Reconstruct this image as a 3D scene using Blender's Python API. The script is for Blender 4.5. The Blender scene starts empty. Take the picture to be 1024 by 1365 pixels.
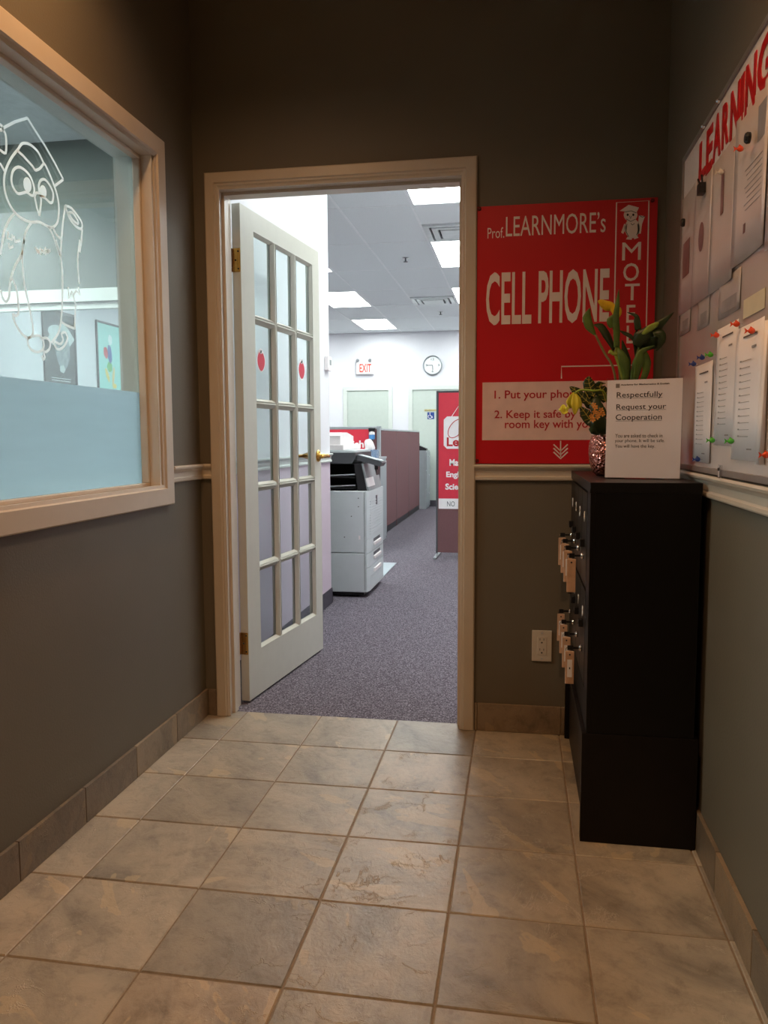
import bpy, bmesh, math, random
from mathutils import Vector, Matrix
random.seed(7)
S = bpy.context.scene
COL = S.collection

# ------------------------------------------------------------------ camera
F, PITCH, YAW, ROLL, EYE = 1053.58, 0.09318, 0.16949, -0.00428, 1.10
fw = Vector((-math.sin(YAW)*math.cos(PITCH), math.cos(YAW)*math.cos(PITCH), -math.sin(PITCH)))
rt = Vector((math.cos(YAW), math.sin(YAW), 0)); up = rt.cross(fw)
rt2 = math.cos(ROLL)*rt + math.sin(ROLL)*up; up2 = -math.sin(ROLL)*rt + math.cos(ROLL)*up
rt, up = rt2, up2
CAM = Vector((0, 0, EYE))
cd = bpy.data.cameras.new('camera'); cam = bpy.data.objects.new('camera', cd); COL.objects.link(cam)
cd.sensor_fit = 'HORIZONTAL'; cd.sensor_width = 36; cd.lens = F/1024*36; cd.clip_start = 0.02
cam.matrix_world = Matrix(((rt.x, up.x, -fw.x, 0), (rt.y, up.y, -fw.y, 0), (rt.z, up.z, -fw.z, EYE), (0, 0, 0, 1)))
S.camera = cam

# ------------------------------------------------------------------ world, exposure
S.view_settings.view_transform = 'Standard'; S.view_settings.look = 'None'
S.view_settings.exposure = 0.0; S.view_settings.gamma = 1.0
S.view_settings.use_curve_mapping = False
w = bpy.data.worlds.new('world'); S.world = w; w.use_nodes = True
w.node_tree.nodes['Background'].inputs[0].default_value = (0.5, 0.55, 0.6, 1)
w.node_tree.nodes['Background'].inputs[1].default_value = 0.02
PANEL_E = 17.0          # ceiling light panels
CAN_W = 128.0            # warm downlights in the lobby
WARM = (1.0, 0.56, 0.26)

# ------------------------------------------------------------------ measuring helpers (photo pixel -> point on a real plane)
def ray(px, py): return rt*((px-512)/F) - up*((py-682.5)/F) + fw
def onX(px, py, X): d = ray(px, py); return CAM + d*(X/d.x)
def onY(px, py, Y): d = ray(px, py); return CAM + d*(Y/d.y)
def onZ(px, py, Z): d = ray(px, py); return CAM + d*((Z-EYE)/d.z)

# ------------------------------------------------------------------ materials
def lin(c): return tuple((v/255/12.92 if v/255 <= .04045 else ((v/255+.055)/1.055)**2.4) for v in c)
MATS = {}
def mat(name, c, rough=.5, metal=0, var=.06, scale=18, bump=0, bscale=120, coat=0, emit=0, spec=None, ecol=None):
    if name in MATS: return MATS[name]
    m = bpy.data.materials.new(name); m.use_nodes = True; N = m.node_tree.nodes; L = m.node_tree.links
    b = N['Principled BSDF']; c = lin(c)
    tc = N.new('ShaderNodeTexCoord')
    nz = N.new('ShaderNodeTexNoise'); nz.inputs['Scale'].default_value = scale; nz.inputs['Detail'].default_value = 4
    L.new(tc.outputs['Object'], nz.inputs['Vector'])
    r = N.new('ShaderNodeValToRGB')
    r.color_ramp.elements[0].position = .3; r.color_ramp.elements[1].position = .7
    r.color_ramp.elements[0].color = tuple(v*(1-var) for v in c)+(1,)
    r.color_ramp.elements[1].color = tuple(min(1, v*(1+var)) for v in c)+(1,)
    L.new(nz.outputs['Fac'], r.inputs['Fac']); L.new(r.outputs['Color'], b.inputs['Base Color'])
    b.inputs['Roughness'].default_value = rough; b.inputs['Metallic'].default_value = metal
    if coat: b.inputs['Coat Weight'].default_value = coat; b.inputs['Coat Roughness'].default_value = .08
    if spec is not None: b.inputs['Specular IOR Level'].default_value = spec
    if emit:
        b.inputs['Emission Strength'].default_value = emit
        b.inputs['Emission Color'].default_value = (ecol or c)+(1,)
    if bump:
        n2 = N.new('ShaderNodeTexNoise'); n2.inputs['Scale'].default_value = bscale; n2.inputs['Detail'].default_value = 3
        L.new(tc.outputs['Object'], n2.inputs['Vector'])
        bp = N.new('ShaderNodeBump'); bp.inputs['Strength'].default_value = bump; bp.inputs['Distance'].default_value = .004
        L.new(n2.outputs['Fac'], bp.inputs['Height']); L.new(bp.outputs['Normal'], b.inputs['Normal'])
    MATS[name] = m; return m

def two_tone(name, lo, hi, z, rough=.6, blend=.002):
    m = mat(name, lo, rough, var=.03, bump=.15, bscale=200); N = m.node_tree.nodes; L = m.node_tree.links
    g = N.new('ShaderNodeNewGeometry'); sx = N.new('ShaderNodeSeparateXYZ'); L.new(g.outputs['Position'], sx.inputs[0])
    mr = N.new('ShaderNodeMapRange'); mr.inputs['From Min'].default_value = z-blend; mr.inputs['From Max'].default_value = z+blend
    L.new(sx.outputs['Z'], mr.inputs['Value'])
    mx = N.new('ShaderNodeMix'); mx.data_type = 'RGBA'
    L.new(mr.outputs[0], mx.inputs['Factor']); mx.inputs['A'].default_value = lin(lo)+(1,); mx.inputs['B'].default_value = lin(hi)+(1,)
    L.new(mx.outputs['Result'], N['Principled BSDF'].inputs['Base Color']); return m

def glass_mat(name, tint=(.93, .97, .96), ior=1.45, base=0):
    m = bpy.data.materials.new(name); m.use_nodes = True; N = m.node_tree.nodes; L = m.node_tree.links
    N.remove(N['Principled BSDF']); out = N['Material Output']
    t = N.new('ShaderNodeBsdfTransparent'); t.inputs[0].default_value = tint+(1,)
    g = N.new('ShaderNodeBsdfGlossy'); g.inputs['Roughness'].default_value = .02
    lw = N.new('ShaderNodeLayerWeight'); lw.inputs['Blend'].default_value = .5
    pw = N.new('ShaderNodeMath'); pw.operation = 'POWER'; L.new(lw.outputs['Facing'], pw.inputs[0]); pw.inputs[1].default_value = 5
    fr = N.new('ShaderNodeMath'); fr.operation = 'MULTIPLY_ADD'; L.new(pw.outputs[0], fr.inputs[0]); fr.inputs[1].default_value = .8; fr.inputs[2].default_value = base if base else ((ior-1)/(ior+1))**2
    nz = N.new('ShaderNodeTexNoise'); nz.inputs['Scale'].default_value = 3
    bp = N.new('ShaderNodeBump'); bp.inputs['Strength'].default_value = .01; L.new(nz.outputs['Fac'], bp.inputs['Height'])
    L.new(bp.outputs['Normal'], g.inputs['Normal'])
    mx = N.new('ShaderNodeMixShader'); L.new(fr.outputs[0], mx.inputs[0]); L.new(t.outputs[0], mx.inputs[1]); L.new(g.outputs[0], mx.inputs[2])
    L.new(mx.outputs[0], out.inputs['Surface']); return m

def film_mat(name, c, trans=.75, clear=0.0):
    m = bpy.data.materials.new(name); m.use_nodes = True; N = m.node_tree.nodes; L = m.node_tree.links
    N.remove(N['Principled BSDF']); out = N['Material Output']
    nz = N.new('ShaderNodeTexNoise'); nz.inputs['Scale'].default_value = 9
    r = N.new('ShaderNodeValToRGB'); c = lin(c)
    r.color_ramp.elements[0].color = tuple(v*.96 for v in c)+(1,); r.color_ramp.elements[1].color = tuple(min(1, v*1.04) for v in c)+(1,)
    L.new(nz.outputs['Fac'], r.inputs[0])
    t = N.new('ShaderNodeBsdfTranslucent'); d = N.new('ShaderNodeBsdfDiffuse'); L.new(r.outputs[0], t.inputs[0]); L.new(r.outputs[0], d.inputs[0])
    mx = N.new('ShaderNodeMixShader'); mx.inputs[0].default_value = 1-trans; L.new(t.outputs[0], mx.inputs[1]); L.new(d.outputs[0], mx.inputs[2])
    last = mx
    if clear:
        tr = N.new('ShaderNodeBsdfTransparent'); m2 = N.new('ShaderNodeMixShader'); m2.inputs[0].default_value = clear
        L.new(mx.outputs[0], m2.inputs[1]); L.new(tr.outputs[0], m2.inputs[2]); last = m2
    L.new(last.outputs[0], out.inputs['Surface']); return m

def slate_mat(name='slate_tile', tone_k=(1, 1, 1)):
    m = bpy.data.materials.new(name); m.use_nodes = True; N = m.node_tree.nodes; L = m.node_tree.links
    b = N['Principled BSDF']; tc = N.new('ShaderNodeTexCoord'); oi = N.new('ShaderNodeObjectInfo')
    mul = N.new('ShaderNodeMath'); mul.operation = 'MULTIPLY'; mul.inputs[1].default_value = 37.0; L.new(oi.outputs['Random'], mul.inputs[0])
    rotm = N.new('ShaderNodeMath'); rotm.operation = 'MULTIPLY'; rotm.inputs[1].default_value = 1.6; L.new(oi.outputs['Random'], rotm.inputs[0])
    cz = N.new('ShaderNodeCombineXYZ'); L.new(rotm.outputs[0], cz.inputs[2])
    co = N.new('ShaderNodeCombineXYZ'); [L.new(mul.outputs[0], co.inputs[i]) for i in range(3)]
    mp = N.new('ShaderNodeMapping'); L.new(tc.outputs['Object'], mp.inputs[0]); L.new(co.outputs[0], mp.inputs[1]); L.new(cz.outputs[0], mp.inputs[2])
    def noise(scale, detail=6, rough=.6, dist=0, vec=None):
        n = N.new('ShaderNodeTexNoise'); n.inputs['Scale'].default_value = scale; n.inputs['Detail'].default_value = detail
        n.inputs['Roughness'].default_value = rough; n.inputs['Distortion'].default_value = dist; L.new(vec or mp.outputs[0], n.inputs['Vector']); return n
    def ramp(fac, els):
        r = N.new('ShaderNodeValToRGB'); e = r.color_ramp.elements
        while len(e) < len(els): e.new(.5)
        for k, (p, c) in enumerate(els): e[k].position = p; e[k].color = (lin(c) if max(c) > 1 else c)+(1,)
        L.new(fac, r.inputs[0]); return r
    def mix(f, a, bb, mode='MIX'):
        x = N.new('ShaderNodeMix'); x.data_type = 'RGBA'; x.blend_type = mode
        (L.new(f, x.inputs['Factor']) if not isinstance(f, float) else setattr(x.inputs['Factor'], 'default_value', f))
        L.new(a, x.inputs['A']); L.new(bb, x.inputs['B']); return x.outputs['Result']
    st = N.new('ShaderNodeMapping'); st.inputs[3].default_value = (2.0, 4.2, 2); st.inputs[2].default_value = (0, 0, .9); L.new(mp.outputs[0], st.inputs[0])
    n1 = noise(1.5, 8, .66, .5, st.outputs[0])
    base = ramp(n1.outputs['Fac'], [(.25, (122, 115, 106)), (.42, (166, 155, 139)), (.58, (186, 173, 154)), (.78, (200, 184, 160))])
    n2 = noise(20, 9, .72, .3)
    fine = ramp(n2.outputs['Fac'], [(.30, (.55, .54, .53)), (.5, (.93, .93, .93)), (.72, (1.0, 1.0, 1.0))])
    c1 = mix(.8, base.outputs[0], fine.outputs[0], 'MULTIPLY')
    # golden patches with sharp edges, only on some tiles
    n3 = noise(1.7, 4, .55, .4, st.outputs[0])
    patch = ramp(n3.outputs['Fac'], [(.625, (0., 0., 0.)), (.632, (1., 1., 1.))])
    pk = N.new('ShaderNodeMath'); pk.operation = 'MULTIPLY'; pk.inputs[1].default_value = .4; L.new(patch.outputs[0], pk.inputs[0])
    gold = N.new('ShaderNodeRGB'); gold.outputs[0].default_value = lin((214, 192, 154))+(1,)
    c2 = mix(pk.outputs[0], c1, gold.outputs[0])
    # thin light scratches of cleft slate
    n4 = noise(6, 7, .65, .6)
    vein = ramp(n4.outputs['Fac'], [(.491, (0., 0., 0.)), (.5, (1., 1., 1.)), (.509, (0., 0., 0.))])
    n5 = noise(9, 2); gate = ramp(n5.outputs['Fac'], [(.5, (0., 0., 0.)), (.62, (1., 1., 1.))])
    vm = N.new('ShaderNodeMath'); vm.operation = 'MULTIPLY'; L.new(vein.outputs[0], vm.inputs[0]); L.new(gate.outputs[0], vm.inputs[1])
    vk = N.new('ShaderNodeMath'); vk.operation = 'MULTIPLY'; vk.inputs[1].default_value = .7; L.new(vm.outputs[0], vk.inputs[0])
    pale = N.new('ShaderNodeRGB'); pale.outputs[0].default_value = lin((205, 190, 168))+(1,)
    c3 = mix(vk.outputs[0], c2, pale.outputs[0])
    # each tile its own tone
    mu2 = N.new('ShaderNodeMath'); mu2.operation = 'MULTIPLY'; mu2.inputs[1].default_value = 91.7; L.new(oi.outputs['Random'], mu2.inputs[0])
    fr = N.new('ShaderNodeMath'); fr.operation = 'FRACT'; L.new(mu2.outputs[0], fr.inputs[0])
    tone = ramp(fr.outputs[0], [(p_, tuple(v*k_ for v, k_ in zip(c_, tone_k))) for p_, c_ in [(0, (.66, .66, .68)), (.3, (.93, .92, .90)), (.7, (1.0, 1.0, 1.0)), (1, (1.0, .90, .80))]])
    c4 = mix(1.0, c3, tone.outputs[0], 'MULTIPLY')
    L.new(c4, b.inputs['Base Color']); 
    rr = N.new('ShaderNodeMapRange'); rr.inputs['To Min'].default_value = .22; rr.inputs['To Max'].default_value = .48; L.new(n2.outputs['Fac'], rr.inputs[0]); L.new(rr.outputs[0], b.inputs['Roughness'])
    hs = N.new('ShaderNodeMath'); hs.operation = 'ADD'; L.new(n2.outputs['Fac'], hs.inputs[0]); L.new(vm.outputs[0], hs.inputs[1])
    bp = N.new('ShaderNodeBump'); bp.inputs['Strength'].default_value = .5; bp.inputs['Distance'].default_value = .005
    L.new(hs.outputs[0], bp.inputs['Height']); L.new(bp.outputs[0], b.inputs['Normal'])
    return m

def carpet_mat():
    m = bpy.data.materials.new('carpet'); m.use_nodes = True; N = m.node_tree.nodes; L = m.node_tree.links
    b = N['Principled BSDF']; tc = N.new('ShaderNodeTexCoord')
    n = N.new('ShaderNodeTexNoise'); n.inputs['Scale'].default_value = 150; n.inputs['Detail'].default_value = 3; n.inputs['Roughness'].default_value = .8
    L.new(tc.outputs['Object'], n.inputs['Vector'])
    r = N.new('ShaderNodeValToRGB'); e = r.color_ramp.elements
    e[0].position = .33; e[0].color = lin((50, 46, 54))+(1,); e[1].position = .72; e[1].color = lin((186, 180, 190))+(1,)
    k = e.new(.52); k.color = lin((108, 101, 110))+(1,)
    L.new(n.outputs['Fac'], r.inputs[0]); L.new(r.outputs[0], b.inputs['Base Color']); b.inputs['Roughness'].default_value = .95; b.inputs['Specular IOR Level'].default_value = .1
    bp = N.new('ShaderNodeBump'); bp.inputs['Strength'].default_value = .6; bp.inputs['Distance'].default_value = .006; L.new(n.outputs['Fac'], bp.inputs['Height']); L.new(bp.outputs[0], b.inputs['Normal'])
    return m

M_TAUPE = mat('taupe_wall_paint', (107, 99, 84), .55, var=.03, scale=4, bump=.12, bscale=160)
M_TRIM = mat('cream_trim_paint', (206, 192, 174), .38, var=.02)
M_WHITE = mat('white_wall_paint', (222, 222, 228), .7, var=.02, scale=3)
M_SLATE = slate_mat(); M_SLATEB = slate_mat('shaded_slate_base', (.66, .58, .50)); M_GROUT = mat('grout', (138, 120, 100), .9, var=.15, scale=60, bump=.3)  # baseboard copy of the floor slate, with shade darkened into its colour
M_CARPET = carpet_mat()
M_OFFWALL = two_tone('office_two_tone_paint', (206, 190, 202), (228, 228, 232), .975)
M_SIDEWALL = mat('side_room_grey_paint', (104, 112, 108), .7, var=.03)
M_GLASS = glass_mat('window_glass', (.90, .96, .95), base=.11); M_DGLASS = glass_mat('door_glass', (.90, .955, .955), base=.05)
M_BLACK = mat('black_lacquer', (8, 6, 6), .4, var=.1, spec=.3)
M_BLACKB = mat('black_brown_wood', (15, 9, 8), .45, var=.2, scale=30, spec=.3)
M_BLKPL = mat('black_plastic', (20, 20, 22), .4)
M_CHROME = mat('chrome', (225, 225, 228), .15, 1, var=.02)
M_BRASS = mat('brass', (206, 160, 80), .25, 1, var=.05)
M_RED = mat('sign_red', (205, 22, 34), .35, var=.03, scale=5, coat=.3)
M_SIGNW = mat('sign_white', (240, 226, 218), .5, var=.02)
M_PAPER = mat('paper_white', (238, 232, 232), .75, var=.02)
M_INK = mat('ink', (45, 42, 46), .8, var=.05)
M_REDINK = mat('red_ink', (190, 30, 40), .6, var=.05)
M_DOORP = mat('door_paint', (206, 205, 192), .38, var=.02)
M_GREYC = mat('grey_plastic', (205, 212, 214), .5, var=.02)
M_DGREY = mat('dark_grey_plastic', (78, 80, 84), .45, var=.05)
M_STEEL = mat('grey_cabinet_steel', (160, 168, 172), .45, var=.03)
M_MAROON = mat('maroon_fabric', (120, 82, 84), .9, var=.08, scale=90, bump=.3, bscale=500)
M_ALU = mat('aluminium', (190, 194, 198), .35, .8, var=.04)
M_DOORG = mat('office_door_paint', (190, 200, 192), .5, var=.02)
M_OFFTRIM = mat('office_trim_paint', (208, 214, 208), .45, var=.02)
M_DKBASE = mat('vinyl_base', (70, 66, 76), .6, var=.2, scale=60)

# ------------------------------------------------------------------ mesh helpers
def BM(): return bmesh.new()
def box(bm, x0, x1, y0, y1, z0, z1, bev=0):
    vs = [bm.verts.new((x, y, z)) for x in (x0, x1) for y in (y0, y1) for z in (z0, z1)]
    fs = [bm.faces.new([vs[i] for i in f]) for f in ((0, 1, 3, 2), (4, 6, 7, 5), (0, 4, 5, 1), (2, 3, 7, 6), (0, 2, 6, 4), (1, 5, 7, 3))]
    if bev:
        es = list({e for f in fs for e in f.edges})
        bmesh.ops.bevel(bm, geom=es, offset=bev, segments=2, affect='EDGES', profile=.6)
    return bm
def prism(bm, pts, axis, a, b):
    """extrude the 2-D outline pts along axis from a to b; pts are the two other coordinates in xyz order"""
    def P(p, t): return {'x': (t, p[0], p[1]), 'y': (p[0], t, p[1]), 'z': (p[0], p[1], t)}[axis]
    A = [bm.verts.new(P(p, a)) for p in pts]; B = [bm.verts.new(P(p, b)) for p in pts]
    n = len(pts)
    for i in range(n): bm.faces.new((A[i], A[(i+1) % n], B[(i+1) % n], B[i]))
    bm.faces.new(A[::-1]); bm.faces.new(B); return bm
def tube(bm, pts, r, seg=8, cap=True):
    pts = [Vector(p) for p in pts]; n = len(pts); rings = []
    rr = r if isinstance(r, (list, tuple)) else [r]*n
    t0 = (pts[1]-pts[0]).normalized(); u = t0.orthogonal().normalized()
    for i, p in enumerate(pts):
        t = ((pts[min(i+1, n-1)]-pts[max(i-1, 0)])).normalized()
        u = (u - t*u.dot(t)).normalized(); v = t.cross(u)
        rings.append([bm.verts.new(p + (u*math.cos(2*math.pi*k/seg) + v*math.sin(2*math.pi*k/seg))*rr[i]) for k in range(seg)])
    for a, b in zip(rings, rings[1:]):
        for k in range(seg): bm.faces.new((a[k], a[(k+1) % seg], b[(k+1) % seg], b[k]))
    if cap: bm.faces.new(rings[0][::-1]); bm.faces.new(rings[-1])
    return bm
def lathe(bm, prof, c, seg=24, axis='z'):
    rings = []
    for r, h in prof:
        ring = []
        for k in range(seg):
            a = 2*math.pi*k/seg; x, y = r*math.cos(a), r*math.sin(a)
            ring.append(bm.verts.new(Vector(c) + Vector({'z': (x, y, h), 'y': (x, h, y), 'x': (h, x, y)}[axis])))
        rings.append(ring)
    for a, b in zip(rings, rings[1:]):
        for k in range(seg): bm.faces.new((a[k], a[(k+1) % seg], b[(k+1) % seg], b[k]))
    bm.faces.new(rings[0][::-1]); bm.faces.new(rings[-1]); return bm
def ribbon(bm, pts, nrm, wd, th, closed=False):
    """a raised line of width wd lying on a plane with normal nrm"""
    pts = [Vector(p) for p in pts]; nrm = Vector(nrm).normalized(); n = len(pts); L = []
    for i, p in enumerate(pts):
        a = pts[(i-1) % n] if closed or i else pts[0]; b = pts[(i+1) % n] if closed or i < n-1 else pts[-1]
        s = (b-a).cross(nrm).normalized()*wd/2
        L.append([bm.verts.new(q) for q in (p-s, p+s, p+s+nrm*th, p-s+nrm*th)])
    for i in range(n if closed else n-1):
        A, B = L[i], L[(i+1) % n]
        for k in range(4): bm.faces.new((A[k], A[(k+1) % 4], B[(k+1) % 4], B[k]))
    if not closed: bm.faces.new(L[0][::-1]); bm.faces.new(L[-1])
    return bm
def plate(bm, pts, nrm, th):
    """flat outline with thickness"""
    pts = [Vector(p) for p in pts]; nrm = Vector(nrm).normalized()*th
    A = [bm.verts.new(p) for p in pts]; B = [bm.verts.new(p+nrm) for p in pts]; n = len(pts)
    for i in range(n): bm.faces.new((A[i], A[(i+1) % n], B[(i+1) % n], B[i]))
    bm.faces.new(A[::-1]); bm.faces.new(B); return bm
def smooth_line(pts, sub=4):
    out = []; n = len(pts); P = [Vector(p) for p in pts]
    for i in range(n-1):
        p0, p1, p2, p3 = P[max(i-1, 0)], P[i], P[i+1], P[min(i+2, n-1)]
        for k in range(sub):
            t = k/sub; out.append(.5*((2*p1)+(p2-p0)*t+(2*p0-5*p1+4*p2-p3)*t*t+(3*p1-p0-3*p2+p3)*t**3))
    out.append(P[-1]); return out
ORG = {}
def obj(name, bm, m, parent=None, world=True, smooth=False, kind=None):
    bmesh.ops.recalc_face_normals(bm, faces=bm.faces[:])
    me = bpy.data.meshes.new(name); bm.to_mesh(me); bm.free()
    if smooth:
        for p in me.polygons: p.use_smooth = True
    for mm in (m if isinstance(m, (list, tuple)) else [m]): me.materials.append(mm)
    o = bpy.data.objects.new(name, me); COL.objects.link(o)
    if parent is not None:
        o.parent = parent; org = ORG.get(parent.name, Vector())
        if world: me.transform(Matrix.Translation(-org))
        ORG[o.name] = org if world else Vector()
    if kind: o['kind'] = kind
    return o
def thing(name, label, cat, loc=(0, 0, 0), group=None, rotz=0):
    o = bpy.data.objects.new(name, None); COL.objects.link(o); o.location = loc; o.rotation_euler = (0, 0, rotz)
    o.empty_display_size = .05; ORG[o.name] = Vector(loc); tag(o, label, cat, group); return o
def tag(o, label, cat, group=None):
    o['label'] = label; o['category'] = cat
    if group: o['group'] = group
    return o
def struct(name, bm, m, parent=None, label=None):
    o = obj(name, bm, m, parent)
    if parent is None: o['kind'] = 'structure'
    if label: o['label'] = label
    return o
def text_bm(body, rect, place, depth=.0006, bold=0, prefix=None, shear=0, align_w=True):
    """text fitted to rect=(u0,u1,v0,v1); place(u,v,d)->point. prefix: the part of the text that fills the rect"""
    def raw(s):
        cu = bpy.data.curves.new('txt', 'FONT'); cu.body = s; cu.size = 1; cu.offset = bold; cu.extrude = .5; cu.resolution_u = 3; cu.shear = shear
        o = bpy.data.objects.new('txt', cu); COL.objects.link(o)
        bpy.context.view_layer.update()
        me = bpy.data.meshes.new_from_object(o.evaluated_get(bpy.context.evaluated_depsgraph_get()))
        bpy.data.objects.remove(o); bpy.data.curves.remove(cu); return me
    me = raw(body); ref = raw(prefix) if prefix else me
    xs = [v.co.x for v in ref.vertices]; ys = [v.co.y for v in me.vertices]
    x0, x1, y0, y1 = min(xs), max(xs), min(ys), max(ys); u0, u1, v0, v1 = rect
    bm = BM(); bm.from_mesh(me)
    for v in bm.verts:
        u = u0+(v.co.x-x0)/(x1-x0)*(u1-u0); vv = v0+(v.co.y-y0)/(y1-y0)*(v1-v0)
        v.co = place(u, vv, (v.co.z+.5)*depth)
    bpy.data.meshes.remove(me)
    if prefix: bpy.data.meshes.remove(ref)
    return bm
def wallY(Y): return lambda u, v, d: Vector((u, Y-d, v))          # text on a face that looks toward -Y
def wallX(X): return lambda u, v, d: Vector((X-d, -u, v))         # text on a face that looks toward -X (u = -Y)
def copy_tree(root, off, label=None):
    r = root.copy(); COL.objects.link(r); r.location = root.location + Vector(off)
    if label: r['label'] = label
    for ch in [c for c in bpy.data.objects if c.parent == root]:
        c = ch.copy(); COL.objects.link(c); c.parent = r
        for g in [k for k in bpy.data.objects if k.parent == ch]:
            d = g.copy(); COL.objects.link(d); d.parent = c
    return r

# ------------------------------------------------------------------ dimensions of the place
XL, XR, YB = -1.225, .487, 2.92            # lobby: left wall, right wall, door wall
WT = .12                                   # wall thickness
YO = YB+WT                                 # office side of the door wall
YF = -1.2                                  # wall behind the camera
CEIL = 2.78
YE = 12.66; XOL, XOR = -4.84, .62          # office far wall, left and right walls
DX0, DX1, DZ = -1.132, -.206, 2.035        # door opening
TP = .3075                                 # tile pitch
WY0, WY1, WZ0, WZ1 = .35, 2.555, .930, 2.045   # lobby window opening
SRY = 5.05; SRC = 3.087                    # side room: far wall and ceiling
YC = 5.11                                  # end of the wall behind the door

# ------------------------------------------------------------------ shell
bm = BM(); box(bm, XL-WT, XR+WT, YF-.1, YB+.055, -.06, -.0022)
floor = struct('floor', bm, M_GROUT, label='slate tiled lobby floor')
gx = [XL] + [-.150+TP*k for k in (-3, -2, -1, 0, 1, 2)] + [XR]
gy = [2.974-TP*k for k in range(15)]
tile_cache = {}
def tile_mesh(w, d, h):
    k = (round(w, 3), round(d, 3), round(h, 3))
    if k not in tile_cache:
        b = BM(); box(b, 0, w, 0, d, -h, 0); 
        top = [e for e in b.edges if all(abs(v.co.z) < 1e-6 for v in e.verts)]
        bmesh.ops.bevel(b, geom=top, offset=.0022, segments=1, affect='EDGES')
        me = bpy.data.meshes.new('floor_tile'); b.to_mesh(me); b.free(); me.materials.append(M_SLATE); tile_cache[k] = me
    return tile_cache[k]
G = .0021
for i in range(len(gx)-1):
    for j in range(len(gy)-1):
        wdt = gx[i+1]-gx[i]; 
        if wdt < .012: continue
        o = bpy.data.objects.new('floor_tile', tile_mesh(wdt-2*G, TP-2*G, .012)); COL.objects.link(o); o.parent = floor
        o.location = (gx[i]+G, gy[j+1]+G, random.uniform(0, .0006))
bm = BM(); box(bm, XOL-WT, XOR+WT, YB+.052, YE+WT, -.06, -.002)
box(bm, XOL-WT, XL-WT+.02, YF-.1, YB+.06, -.06, -.002)
carpet = struct('floor', bm, M_CARPET, label='speckled purple grey carpet of the office'); carpet['kind'] = 'structure'

def wall(name, boxes, m, label=None):
    bm = BM()
    for b in boxes: box(bm, *b)
    return struct(name, bm, m, label=label)
HC = 3.2
wall('wall_left', [(XL-WT, XL, YF, YB, 0, WZ0), (XL-WT, XL, YF, YB, WZ1, HC), (XL-WT, XL, YF, WY0, WZ0, WZ1), (XL-WT, XL, WY1, YB, WZ0, WZ1)], M_TAUPE, 'dark taupe wall with the etched window')
wall('wall_right', [(XR, XR+WT, YF, YB, 0, HC)], M_TAUPE, 'dark taupe wall with the notice board')
wall('wall_front', [(XL-WT, XR+WT, YF-.1, YF, 0, HC)], M_TAUPE)
# door wall: lobby skin and office skin
wall('wall_back', [(XL, DX0, YB, YO-.01, 0, HC), (DX1, XR+WT, YB, YO-.01, 0, HC), (DX0, DX1, YB, YO-.01, DZ, HC)], M_TAUPE, 'dark taupe wall around the doorway')
wall('wall_office_front', [(XL, DX0, YO-.01, YO, 0, HC), (DX1, XOR+WT, YO-.01, YO, 0, HC), (DX0, DX1, YO-.01, YO, DZ, HC)], M_OFFWALL)
wall('wall_office_left', [(XL-WT, XL-.011, YO, YC, 0, HC)], M_OFFWALL, 'pale wall behind the open glazed door')
wall('wall_office_right', [(XOR, XOR+WT, YO, YE, 0, HC)], M_OFFWALL)
wall('wall_office_far', [(XOL-WT, XOR+WT, YE, YE+WT, 0, HC)], M_WHITE, 'white far wall of the office')
wall('wall_side_left', [(XOL-WT, XOL, YF, YE, 0, HC)], M_WHITE)
wall('wall_side_front', [(XOL, XL-WT, YF-.1, YF, 0, HC)], M_WHITE)
NX0, NX1, NZ0, NZ1 = -4.55, -1.75, .85, 2.03
wall('wall_side_back', [(XOL, XL-WT, SRY, YC, 0, NZ0), (XOL, XL-WT, SRY, YC, NZ1, HC), (XOL, NX0, SRY, YC, NZ0, NZ1), (NX1, XL-WT, SRY, YC, NZ0, NZ1)], M_SIDEWALL, 'grey and pale wall seen through the etched window')
M_SIDEROOM = M_WHITE
# ceilings
bm = BM(); box(bm, XL-.001, XR, YF, YB, CEIL, CEIL+.04); struct('ceiling', bm, mat('lobby_ceiling', (228, 220, 206), .8))
bm = BM(); box(bm, XOL, XL-WT, YF, SRY, SRC, SRC+.04); struct('ceiling', bm, mat('side_ceiling', (216, 222, 222), .9, bump=.3, bscale=300))
bm = BM(); box(bm, XL-.011, XOR, YO, YC, CEIL+.03, CEIL+.06); box(bm, XOL, XOR, YC, YE, CEIL+.03, CEIL+.06)
ceil = struct('ceiling', bm, mat('ceiling_plenum', (190, 194, 198), .9), label='suspended tile ceiling of the office')

# ------------------------------------------------------------------ office ceiling: grid, tiles, lights, vents, sprinklers
M_TILE = mat('ceiling_tile', (228, 234, 236), .95, var=.04, scale=150, bump=.3, bscale=300)
M_TBAR = mat('grid_bar', (236, 240, 242), .6)
CP, RP = .537, 1.07
cx = [-.792+CP*k for k in range(-8, 7)]; ry = [6.93+RP*k for k in range(-4, 7)]
LIGHTS = {(a, b) for a in (0, 2-5+0, ) for b in ()}
light_cols = (-3, 0, -6); light_rows = (-2, 0, 2, 4)
light_cells = {(c, r) for c in light_cols for r in light_rows if not (c < 0 and r == -2)} | {(1, -3)}  # last cell is an extra unseen panel, added to throw cool light through the doorway
M_PANEL = mat('light_panel', (255, 255, 255), .5, emit=PANEL_E, ecol=(.93, 1.0, .965))
vents = [(-.792, 6.40), (-1.329, 9.60)]
def cell_rect(c, r): return (-.792+CP*c, -.792+CP*(c+1), 6.93+RP*r, 6.93+RP*(r+1))
ct_cache = {}
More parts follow.
